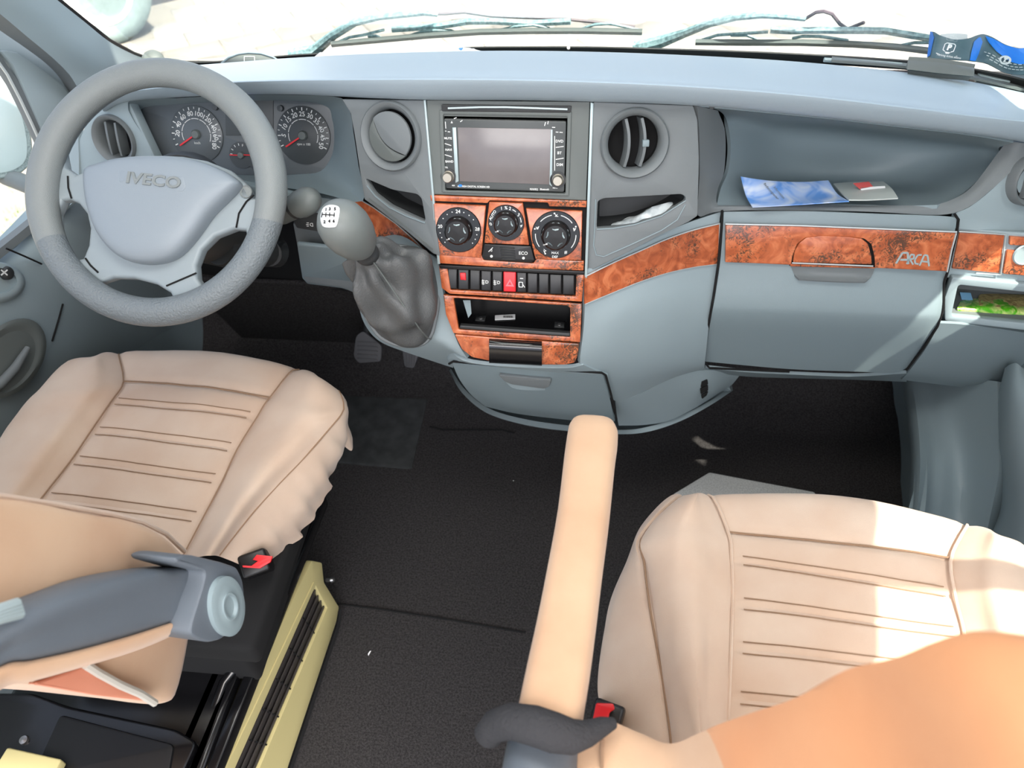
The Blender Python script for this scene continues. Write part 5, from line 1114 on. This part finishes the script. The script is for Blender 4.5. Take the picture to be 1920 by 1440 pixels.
r0 = [V((p.x, p.y-.006, min(p.z, .585)-.15)) for p in rowsp[0]]; rowsp.insert(0, r0)
def pfn(u, v, p):
    q = quilt((3, 5, 7), (3, 4, 5, 6, 7), 5, 7, 2, .004)(u, v, p)
    if v < 5: q = q + V((.6, 0, .4))*(.006*noise.noise(V((u*.6, v*3.2, 1))) + .004*sin(v*5+u*1.2)*max(0, min(1, (5-v))))
    return q
pc = loft('cushion', rowsp, M['suede'], ps, k=(9, 8), fn=pfn)
stitch(rowsp, [x+e for x in (3, 4, 5, 6) for e in (-.11, .11)], 5.1, 6.9, 'stitching', pc, M['thread'])
stitch(rowsp, [2], 5, 7, 'seam', pc, M['thread'], .0014, -.003)
vseam(rowsp, 5, 1, 8, 'piping', pc, M['suede'], .0022, -.003); vseam(rowsp, 7, 1, 8, 'piping', pc, M['suede'], .0022, -.003); vseam(rowsp, 3, 1, 8, 'piping', pc, M['thread'], .0015, -.004)
box('pedestal', (.47, .37, .20), (1, 0, 0), (0, 1, 0), (0, 0, 1), (.42, .44, .40), M['gloss'], ps, b=.012)
# backrest: leans towards the camera; low sharp bolster at left, near shoulder at right
def bs_(x, z, t): # point on the reclined front face, t = depth towards the rear
    return V((x, .33-.36*(z-.58) - t, z + .3*t*.0))
# soft shoulder from silhouette points
sil = [((1034, 1460), .72), ((1048, 1420), .735), ((1075, 1386), .75), ((1130, 1355), .76), ((1200, 1379), .775), ((1262, 1403), .80), ((1330, 1378), .86), ((1400, 1350), .905), ((1500, 1320), .96), ((1600, 1264), 1.01), ((1700, 1238), 1.06), ((1770, 1211), 1.085), ((1845, 1190), 1.10), ((1935, 1196), 1.11), ((2040, 1215), 1.11), ((2200, 1260), 1.10)]
T = [at(*q, z=z) for q, z in sil]
fr_ = [p + V((.0, .006, -.035)) for p in T]; fr2 = [p + V((.03, .02, -.16)) for p in T]; fr3 = [V((p.x+.05, max(p.y, .27)+.03, min(.56, p.z-.25))) for p in T]
bk1 = [p + V((.012, -.05, .008)) for p in T]; bk2 = [p + V((.02, -.11, -.03)) for p in T]; bk3 = [V((p.x+.03, p.y-.13, p.z-.2)) for p in T]
RW_ = [fr3, fr2, fr_, T, bk1, bk2, bk3]; nf = lambda u, v, p: p + V((0, 0, 1))*(noise.noise(p*12)*.005)
loft('backrest_bolster', [r[:7] for r in RW_], M['suede2'], ps, k=(4, 5), fn=nf)
loft('backrest', [[r[5] + V((.006, -.004, -.012))] + r[6:] for r in RW_], M['suede_bounce'], ps, k=(4, 5), fn=nf)
lo_ = [at(*q, z=z) + V((0, .002, .004)) for q, z in (((1132, 1356), .762), ((1128, 1385), .765), ((1126, 1415), .765), ((1128, 1450), .765))]
tube('piping', lo_, .0016, M['thread'], ps, n=6)
# armrest
AS = [((1112, 783), .752, 34, .020), ((1112, 790), .755, 44, .028), ((1112, 806), .758, 48.5, .034), ((1106, 850), .762, 49, .036), ((1095, 950), .768, 50, .036), ((1078, 1060), .774, 53, .036), ((1062, 1160), .78, 57, .036), ((1046, 1250), .786, 61, .036), ((1030, 1335), .79, 63, .036), ((1026, 1356), .79, 63.5, .036)]
rowsA = []
for (px, py), z, wd, hh in AS:
    m = (at(px, py, z=z)-CAM).dot(AZ)/FPX; c = at(px, py, z=z); uu = V((1, -.05, .04)).normalized(); vv = V((0, .0, 1))
    tl = [0, .16, .3, .42, .5, .58, .7, .84]
    ring_ = []
    for k in range(20):
        t = 2*pi*k/20; e = .55
        x = abs(cos(t))**e*(1 if cos(t) >= 0 else -1); y = abs(sin(t))**e*(1 if sin(t) >= 0 else -1)
        ring_.append(c + uu*(wd*m*x) + vv*(hh*(y-.75)))
    rowsA.append(ring_)
tipr = [at(1112, 780, z=.74)*.9 + p*.1 for p in rowsA[0]]
lab(loft('armrest_sleeve', [tipr]+rowsA, M['suede2'], ps, k=(3, 1), wrap=True, caps=True), 'tan fabric sleeve on the armrest')
AG = [((1024, 1350), .77, 58), ((1016, 1400), .775, 62), ((1006, 1470), .78, 64), ((998, 1530), .78, 64)]
rg = []
for (px, py), z, wd in AG:
    m = (at(px, py, z=z)-CAM).dot(AZ)/FPX; c = at(px, py, z=z)
    rg.append([c + V((1, -.05, 0))*(wd*1.2*m*cos(t)) + V((0, 0, 1))*(.05*(abs(sin(t))**.7*(1 if sin(t) > 0 else -1)-.9)) for t in [2*pi*k/20 for k in range(20)]])
loft('armrest_body', rg, M['armgrey'], ps, k=(3, 1), wrap=True, caps=True)
cuf = [(912, 1384, .742), (915, 1370, .75), (930, 1352, .765), (960, 1344, .79), (1000, 1352, .80), (1040, 1366, .80), (1075, 1374, .795), (1100, 1368, .79), (1130, 1354, .785), (1150, 1348, .78)]
lab(tube('cuff', [at(a, b+8, z=z) for a, b, z in cuf], [.006, .013, .014, .015, .016, .016, .014, .011, .008, .005], mat('black_fleece', (62, 62, 64), 1.0, bump=1.0, bscale=300, spec=.1), ps, n=14), 'black fleece cuff rolled at the armrest root')
PB2 = Plane(at(1130, 1335, z=.60), n=(-.1, -.35, .93))
b2 = box('buckle', PB2.p(1140, 1350, -.075), PB2.u, PB2.v, PB2.n, (.034, .04, .13), M['black'], ps, b=.004)
plate('buckle_button', PB2, rnd([PB2.uv(*q) for q in ((1118, 1318), (1150, 1319), (1153, 1330), (1143, 1336), (1140, 1360), (1109, 1360))], .002), M['red'], b2, t=.008, b=.0015, h=.004, uv=True)

# ================================================================== WIPERS outside the pane
def WP(px, py, off=.035): # point just beyond the pane
    r = ray(px, py); t = 1.0
    for _ in range(40):
        p = CAM + r*t; y = 1.475 - (p.z-.872)/math.tan(R(48)) - .10*(p.x/.85)**2 + off; t += (y-p.y)/max(.3, r.y + r.z/math.tan(R(48)))*.9
    return CAM + r*t
def wiper(label, armp, armr, blade, levers, hose, blk):
    w_ = thing('windscreen_wiper', label, 'wiper', WP(*armp[0]), 'windscreen wipers')
    tube('wiper_arm', [WP(*q, .055) for q in armp], [r*.62 for r in armr], M['wiper'], w_, n=8, up=(0, .7, .7))
    bl_ = tube('wiper_blade', [WP(*q, .02) for q in blade], .0062, M['wiperd'], w_, n=6)
    for L in levers: tube('lever', [WP(*q, .035) for q in L], .003, M['wiper'], bl_, n=6)
    if blk: tube('carrier', [WP(*q, .045) for q in blk], .0065, M['wiper'], bl_, n=6)
    if hose: tube('washer_hose', [WP(*q, .07) for q in hose], .0032, M['hose'], w_, n=6)
wiper('left wiper lying on the wet windscreen ahead of the radio', [(545, 104), (590, 95), (625, 66), (665, 42), (710, 32), (770, 26), (795, 22), (820, 27)], [.022, .020, .014, .012, .010, .010, .012, .008],
      [(622, 83), (700, 76), (800, 67), (900, 60), (1000, 58), (1100, 58), (1204, 60)],
      [[(632, 80), (655, 70), (680, 66), (720, 56)], [(690, 68), (705, 67), (716, 72)], [(770, 66), (790, 60), (815, 57), (845, 57), (858, 62)], [(940, 56), (965, 50), (1000, 47), (1030, 53)], [(1092, 54), (1115, 46), (1145, 44), (1200, 57)]],
      [(815, 26), (835, 26), (870, 23), (920, 30), (990, 33), (1060, 36), (1120, 42), (1190, 50)],
      [(735, 55), (780, 52), (830, 48), (880, 40), (930, 40), (990, 44), (1070, 40)])
wiper('right wiper lying on the wet windscreen left of the blue card', [(1192, 90), (1240, 78), (1285, 62), (1330, 44), (1380, 32), (1430, 28), (1480, 31), (1510, 35)], [.022, .020, .013, .012, .011, .010, .010, .008],
      [(1304, 79), (1400, 80), (1500, 80), (1600, 83), (1680, 88), (1755, 97)],
      [[(1316, 75), (1345, 66), (1370, 64), (1440, 60)], [(1370, 66), (1400, 66), (1418, 73)], [(1486, 72), (1505, 68), (1535, 68), (1590, 76)], [(1690, 85), (1715, 80), (1745, 80)]],
      [(1510, 35), (1530, 23), (1545, 21), (1560, 26), (1575, 45), (1590, 54), (1620, 42)],
      [(1445, 56), (1480, 58), (1540, 57), (1600, 57), (1660, 58), (1720, 68), (1756, 74)])

# ================================================================== THINGS ON THE DASHBOARD
# blue bent parking card sleeve on the inside of the windscreen
def card_pt(px, py, d): return at(px, py, d=d)
ct = [(1744, 59), (1752, 60), (1765, 67), (1790, 74), (1815, 72), (1832, 66), (1845, 64), (1862, 70), (1885, 83), (1910, 90), (1935, 88)]
cb = [(1738, 108), (1748, 109), (1764, 110), (1790, 112), (1812, 113), (1826, 115), (1836, 116), (1854, 120), (1884, 136), (1908, 140), (1935, 139)]
dp = [.84*q for q in (1.52, 1.50, 1.49, 1.485, 1.49, 1.505, 1.52, 1.53, 1.52, 1.50, 1.48)]
cA = [at(*q, d=d) for q, d in zip(ct, dp)]; cB = [at(*q, d=d-.005) for q, d in zip(cb, dp)]
cm = [a*.5+b*.5 for a, b in zip(cA, cB)]
card = loft('parking_card', [cA, cm, cB], M['carddark'], None, k=(4, 4), thick=.002)
tag(card, 'bent blue and dark parking card sleeve standing at the right of the windscreen', 'card')
def cpt(s, t, h=.0015):   # s along card 0..1, t top to bottom
    A = spline(cA, 8); B = spline(cB, 8); i = min(len(A)-2, int(s*(len(A)-1))); f = s*(len(A)-1)-i
    p = (A[i]*(1-f)+A[i+1]*f)*(1-t) + (B[i]*(1-f)+B[i+1]*f)*t; return p + (CAM-p).normalized()*h
def cpatch(name, outline, m, h=.002):
    n = len(outline); mb = MB()
    mid = V((sum(o[0] for o in outline)/n, sum(o[1] for o in outline)/n))
    vs = [cpt(mid.x, mid.y, h)] + [cpt(mid.x+(a-mid.x)*.5, mid.y+(b-mid.y)*.5, h) for a, b in outline] + [cpt(a, b, h) for a, b in outline]
    fs = [[0, 1+i, 1+(i+1) % n] for i in range(n)] + [[1+i, 1+n+i, 1+n+(i+1) % n, 1+(i+1) % n] for i in range(n)]
    return obj(name, vs, fs, m, card)
cpatch('blue_edge', [(0, 0), (.03, 0), (.06, .02), (.10, .2), (.06, .9), (0, 1)], M['blue'])
cpatch('blue_edge', [(.47, .22), (.53, .1), (.565, .12), (.60, .28), (.575, .7), (.53, .99), (.44, .99), (.45, .6)], M['blue'])
cpatch('blue_edge', [(.62, .05), (.70, .04), (.80, .03), (.90, .02), (1, .02), (1, .55), (.92, .62), (.84, .56), (.74, .42), (.66, .22)], M['blue'])
tm = MB(); cu_ = (cpt(.32, .5)-cpt(.2, .5)).normalized(); cn = (CAM-cpt(.26, .5)).normalized(); cv = cn.cross(cu_)
o0 = cpt(.262, .44, .0065); tm.add(*text_('P', o0, cu_, cv, .0118, bold=.0007))
mm = .00093
def cl_(a, b, o, wd=.0012): A = o+cu_*a[0]*mm+cv*a[1]*mm; B = o+cu_*b[0]*mm+cv*b[1]*mm; tm.add(*box_((A+B)/2, B-A, cn.cross(B-A), cn, ((B-A).length, wd, .0004)))
for a, b in (((-9, 5), (-9, -5)), ((9, 5), (9, -5)), ((-9, 5), (-6, 7)), ((-6, 7), (6, 7)), ((6, 7), (9, 5)), ((-9, -5), (-5, -7)), ((9, -5), (5, -7)), ((-18, -12), (-8, -14.5)), ((-8, -14.5), (8, -14.5)), ((8, -14.5), (18, -12))): cl_(a, b, o0)
tm.add([o0+cu_*a*mm+cv*b*mm for a, b in ((-5, -7.5), (5, -7.5), (0, -13))], [[0, 1, 2]])
tm.add(*text_('Parking ticket sleeve', cpt(.26, .86, .003), cu_, cv, .0046))
u8 = (cpt(.90, .5)-cpt(.76, .5)).normalized(); n8 = (CAM-cpt(.82, .5)).normalized(); v8 = n8.cross(u8); o8 = cpt(.80, .56, .004)
N = 24; vs = [o8+u8*(.0105*f*cos(2*pi*k/N))+v8*(.0076*f*sin(2*pi*k/N)) for f in (1, .62) for k in range(N)]
tm.add(vs, [[k, (k+1) % N, N+(k+1) % N, N+k] for k in range(N)]); tm.add(*text_('T', o8, u8, v8, .0085, bold=.001))
for k, (a, b) in enumerate(((.64, .98), (.67, .98), (.70, .98))):
    for j in range(9):
        s = a+(b-a)*j/9; tm.add(*tube_([cpt(s, .62+.10*k, .003), cpt(s+.022, .62+.10*k, .003)], .0006, n=4))
tm.build('card_print', M['paper'], card)
pz = loft('ticket_paper', [[at(*q, d=1.315) for q in L] for L in ([(1764, 64), (1790, 62), (1814, 64)], [(1766, 76), (1790, 80), (1814, 78)])], M['paper'], card, k=(2, 3), thick=.001)
# grey bar on the dashboard
gb_ = loft('toll_tag_bar', [[at(*q, y=y) for q in L] for L, y in (([(1703, 117), (1760, 121), (1826, 131)], 1.275), ([(1703, 113), (1760, 117), (1827, 127)], 1.262), ([(1701, 130), (1760, 137), (1826, 143)], 1.245), ([(1704, 132), (1760, 139), (1818, 144)], 1.26))], M['stack'], k=(2, 3), thick=.006)
tag(gb_, 'flat dark grey bar lying on the dashboard below the blue card', 'holder')
# white slots of the defroster at right, papers behind the crest
pd2 = MB()
for L, y in (([(1545, 112), (1600, 116), (1690, 122)], 1.33), ([(1830, 150), (1880, 160), (1930, 168)], 1.33)):
    tube('defroster_edge', [at(*q, y=y) for q in L], .004, M['silverp'], dash, n=6)
loft('defroster_panel', [[at(*q, y=y) for q in L] for L, y in (([(1560, 112), (1700, 124), (1830, 146), (1940, 172)], 1.30), ([(1560, 106), (1700, 118), (1840, 138), (1950, 160)], 1.36))], M['stack'], dash, k=(2, 4), thick=.004)
for q in ((1862, 148), (1905, 158)): box('defroster_slot', at(*q, y=1.335), (1, 0, -.1), (0, 1, 0), (0, 0, 1), (.05, .02, .008), M['silverp'], dash, b=.001)
pw = loft('paper_sheet', [[at(*q, y=y) for q in L] for L, y in (([(590, 106), (700, 102), (800, 97), (880, 96), (905, 96)], 1.33), ([(600, 98), (700, 95), (800, 91), (870, 89), (888, 92)], 1.37))], M['paper'], k=(2, 3), thick=.001)
tag(pw, 'white paper sheet lying behind the dashboard crest under the left wiper', 'paper')
sg = loft('blue_mark', [[at(*q, y=y) + V((0, -.001, .001)) for q in L] for L, y in (([(855, 95.5), (866, 95)], 1.34), ([(862, 90.5), (869, 90.3)], 1.365))], M['blue'], pw, k=(1, 1), thick=.0006)
# half-round dark pad behind the crest, left
PRd = Plane(at(466, 118, y=1.40), n=(.05, -.75, .66))
rp_ = [(410, 128), (416, 118), (428, 108), (446, 101), (466, 98.5), (490, 100), (512, 107), (525, 116), (530, 130), (470, 140)]
rd = plate('round_pad', PRd, rnd([PRd.uv(*q) for q in rp_], .01), M['stack'], t=.02, b=.003, uv=True); tag(rd, 'round dark pad with a thin white square mark on the dashboard behind the wheel', 'pad')
sq = MB(); [bar(sq, PRd, a, b, 1, .001) for a, b in (((458, 106), (477, 106)), ((458, 106), (458, 124)), ((477, 106), (478, 122)))]; sq.build('square_mark', M['white'], rd)
tube('edge_ring', [PRd.p(*q, .001) for q in rp_[:9]], .002, M['grey'], rd, n=6)
kb = lathe('sensor_knob', at(286, 112, y=1.42), (0, -.4, .9), [(.022, -.03), (.022, 0), (.018, .008), (.008, .013), (0, .014)], M['stack'], k=24); tag(kb, 'small round grey knob in the lower left corner of the windscreen', 'knob')
# leaflet and card packet in the tray
lf_t = [(1389, 331), (1420, 336), (1460, 340), (1510, 341), (1553, 338)]; lf_b = [(1411, 388), (1450, 386), (1500, 383), (1545, 380), (1592, 377)]
yt_ = [1.10, 1.10, 1.115, 1.13, 1.14]; yb_ = [1.035, 1.04, 1.046, 1.05, 1.054]
lT = [at(*q, y=y) for q, y in zip(lf_t, yt_)]; lB = [at(*q, y=y) for q, y in zip(lf_b, yb_)]
m_ = bpy.data.materials.new('leaflet_print'); m_.use_nodes = True; n_ = m_.node_tree; N_ = n_.nodes.new
tcx = N_('ShaderNodeTexCoord'); wv = N_('ShaderNodeTexNoise'); wv.inputs['Scale'].default_value = 14; wv.inputs['Distortion'].default_value = 2; n_.links.new(tcx.outputs['Object'], wv.inputs['Vector'])
rp1 = N_('ShaderNodeValToRGB'); e = rp1.color_ramp.elements; e[0].position, e[0].color = .36, lin((104, 160, 236))+(1,); e[1].position, e[1].color = .66, lin((218, 230, 250))+(1,); e.new(.5).color = lin((168, 198, 248))+(1,)
n_.links.new(wv.outputs['Fac'], rp1.inputs[0]); n_.links.new(rp1.outputs[0], n_.nodes['Principled BSDF'].inputs['Base Color']); n_.nodes['Principled BSDF'].inputs['Roughness'].default_value = .35
lf = loft('leaflet', [lT, [a*.5+b*.5 + V((0, 0, -.006)) for a, b in zip(lT, lB)], lB], m_, None, k=(5, 4), thick=.0012); tag(lf, 'light blue printed leaflet lying in the storage tray above the glovebox', 'leaflet')
PLf = Plane(at(1450, 364, y=1.078), n=(0, -.35, .93)); tm = MB()
d1_ = PLf.p(1458, 374)-PLf.p(1437, 350); d1n = d1_.normalized(); dv1 = PLf.n.cross(d1n)
for x, y, s in ((1449, 362, 'Bedienungsanleitung'), (1461, 361, 'Information')): tm.add(*text_(s, PLf.p(x, y, .004), d1n, dv1, .0055))
tm.build('leaflet_print', M['fascia'], lf)
pq_t = [(1562, 344), (1600, 341), (1656, 340)]; pq_m = [(1576, 360), (1620, 356), (1672, 353)]; pq_b = [(1592, 374), (1630, 374), (1684, 371)]
tk = loft('card_packet', [[at(*q, y=y) for q, y in zip(L, Y)] for L, Y in ((pq_t, (1.16, 1.165, 1.165)), (pq_m, (1.10, 1.10, 1.10)), (pq_b, (1.055, 1.058, 1.06)))], mat('packet_grey', (196, 204, 200), .3), None, k=(3, 4), thick=.002); tag(tk, 'clear packet with red and white printed cards beside the blue leaflet', 'packet')
PTk = Plane(at(1630, 360, y=1.104), n=(0, -.30, .95))
for nm, q, m in (('red_print', ((1597, 349), (1626, 346), (1634, 355), (1610, 360)), mat('print_red', (196, 86, 84), .4)), ('white_print', ((1610, 357), (1656, 354), (1658, 361), (1612, 363)), M['paper']), ('red_print', ((1616, 366), (1652, 364), (1662, 370), (1622, 372)), mat('print_dull_red', (190, 120, 116), .4))):
    plate(nm, PTk, [PTk.uv(*k) for k in q], m, tk, t=.0012, b=.0001, h=.007, uv=True)
# crumpled clear bag in the right pocket
bgp = [[(1142, 428), (1180, 420), (1220, 410), (1255, 398), (1265, 388)], [(1150, 416), (1185, 404), (1220, 394), (1250, 384), (1262, 382)], [(1170, 412), (1200, 400), (1230, 390), (1248, 384), (1258, 380)]]
bag = loft('plastic_bag', [[PR.p(x, y, h) + V((0, random.uniform(-.002, .002), random.uniform(-.003, .003))) for x, y in L] for L, h in zip(bgp, (-.004, -.016, -.03))], mat('bag_plastic', (150, 160, 164), .18, rgb2=(206, 214, 216), vscale=60), None, k=(5, 5), fn=lambda u, v, p: p + PR.n*(noise.noise(p*60)*.008) + V((0, 0, noise.noise(p*45+V((3, 0, 0)))*.004)), thick=.0008); tag(bag, 'crumpled clear plastic bag in the slanted pocket right of the heater controls', 'bag')
# green snack packet in the lower right pocket
gm2 = bpy.data.materials.new('packet_green'); gm2.use_nodes = True; n_ = gm2.node_tree; N_ = n_.nodes.new
tcx = N_('ShaderNodeTexCoord'); wv = N_('ShaderNodeTexNoise'); wv.inputs['Scale'].default_value = 55; wv.inputs['Distortion'].default_value = 1.5; n_.links.new(tcx.outputs['Object'], wv.inputs['Vector'])
rp1 = N_('ShaderNodeValToRGB'); e = rp1.color_ramp.elements; e[0].position, e[0].color = .4, lin((84, 178, 30))+(1,); e[1].position, e[1].color = .68, lin((214, 224, 140))+(1,)
n_.links.new(wv.outputs['Fac'], rp1.inputs[0]); n_.links.new(rp1.outputs[0], n_.nodes['Principled BSDF'].inputs['Base Color']); n_.nodes['Principled BSDF'].inputs['Roughness'].default_value = .3
rows_ = [[(1797, 592, 1.045), (1850, 598, 1.045), (1920, 604, 1.045), (1980, 610, 1.045)], [(1794, 580, 1.05), (1850, 580, 1.05), (1920, 586, 1.05), (1980, 592, 1.05)], [(1798, 571, 1.065), (1850, 570, 1.065), (1920, 576, 1.065), (1980, 582, 1.065)], [(1802, 560, 1.10), (1850, 556, 1.10), (1920, 560, 1.10), (1980, 566, 1.10)], [(1804, 548, 1.125), (1850, 548, 1.125), (1920, 552, 1.125), (1980, 556, 1.125)]]
gp = loft('snack_packet', [[at(a, b, y=y) for a, b, y in r] for r in rows_], gm2, None, k=(4, 6), fn=lambda u, v, p: p + V((0, 0, noise.noise(p*50)*.004)), thick=.004); tag(gp, 'shiny green snack packet in the open pocket at the right end of the dashboard', 'packet')
PGp = Plane(at(1812, 555, y=1.098), n=(0, -.5, .86))
plate('packet_label', PGp, [PGp.uv(*q, .006) for q in ((1800, 548), (1820, 549), (1825, 565), (1804, 564))], mat('label_blue', (120, 170, 206), .4), gp, t=.001, b=.0001, h=.006, uv=True)
loft('packet_food', [[at(*q, y=y) + V((0, -.004, .003)) for q in L] for L, y in (([(1834, 572), (1880, 576), (1960, 584)], 1.063), ([(1832, 556), (1880, 557), (1960, 562)], 1.10), ([(1838, 550), (1880, 551), (1960, 554)], 1.118))], mat('food_brown', (150, 130, 84), .6, rgb2=(196, 180, 120), vscale=120, bump=1, bscale=150), gp, k=(3, 4), thick=.002)

# ================================================================== OUTSIDE
mh = [((-70, 120), (-60, 345)), ]
mo = [(-90, 108), (-10, 112), (20, 150), (44, 200), (58, 260), (58, 300), (42, 322), (10, 334), (-40, 338), (-100, 340)]
PM = Plane(at(0, 220, x=-1.15), n=(.55, -.80, .22))
mir = thing('wing_mirror', 'rain-spotted pale grey wing mirror outside the left door window', 'mirror', PM.p(-10, 338, -.05))
mu = [(q.x, q.y) for q in spline([V(PM.uv(*q)+(0,)) for q in mo], 3, True)]
cx, cy = sum(q[0] for q in mu)/len(mu), sum(q[1] for q in mu)/len(mu)
loft('mirror_housing', [[PM.w(cx+(a-cx)*s, cy+(b-cy)*s, h) for a, b in mu] for s, h in ((.90, .004), (1.0, .0), (1.0, -.03), (.9, -.08), (.5, -.12), (.05, -.13))], M['mirror'], mir, k=(3, 1), wrap=True, caps=True)
plate('mirror_glass', PM, [(cx+(a-cx)*.86, cy+(b-cy)*.86) for a, b in mu], mat('mirror_pane', (206, 222, 222), .25, metal=.3), mir, t=.006, b=.001, h=.006, uv=True)
tube('mirror_arm', [PM.p(10, 330, -.04), at(60, 345, x=-1.0) + V((0, .05, -.06)), V((-.96, 1.30, .66))], .02, M['fascia'], mir, n=12)
ctr = at(176, -22, z=-.38); tc_ = V((ctr.x, ctr.y, -.75)); ax = V((CAM.x-tc_.x, CAM.y-tc_.y, 0)).normalized()
ax = Matrix.Rotation(R(8), 3, 'Z') @ ax
wo = thing('parked_vehicle', 'dark tyre and pale rim of a vehicle parked beyond the left windscreen corner', 'vehicle', tc_)
lathe('tyre', ctr, ax, [(.22, -.11), (.33, -.12), (.37, -.08), (.372, .08), (.34, .115), (.28, .125), (.232, .11), (.222, .09)], M['tyre'], wo, k=56)
rm_ = lathe('wheel_rim', ctr, ax, [(.222, .06), (.232, .112), (.222, .118), (.205, .10), (.19, .06), (.12, .045), (.07, .07), (.05, .08), (0, .08)], M['rim'], wo, k=56)
ru = ax.orthogonal().normalized(); rv_ = ax.cross(ru)
for k in range(8):
    a = 2*pi*k/8+.2; lathe('rim_hole', ctr + (ru*cos(a)+rv_*sin(a))*.15 + ax*.0505, ax + (ru*cos(a)+rv_*sin(a))*.1, [(.022, 0), (.020, .003), (0, .001)], M['stack'], rm_, k=16)
bx = ax.cross(V((0, 0, 1))).normalized()
box('body_side', ctr - ax*.35 + V((0, 0, .95)), bx, (0, 0, 1), ax, (3.0, 1.0, .5), M['shell'], wo, b=.05)
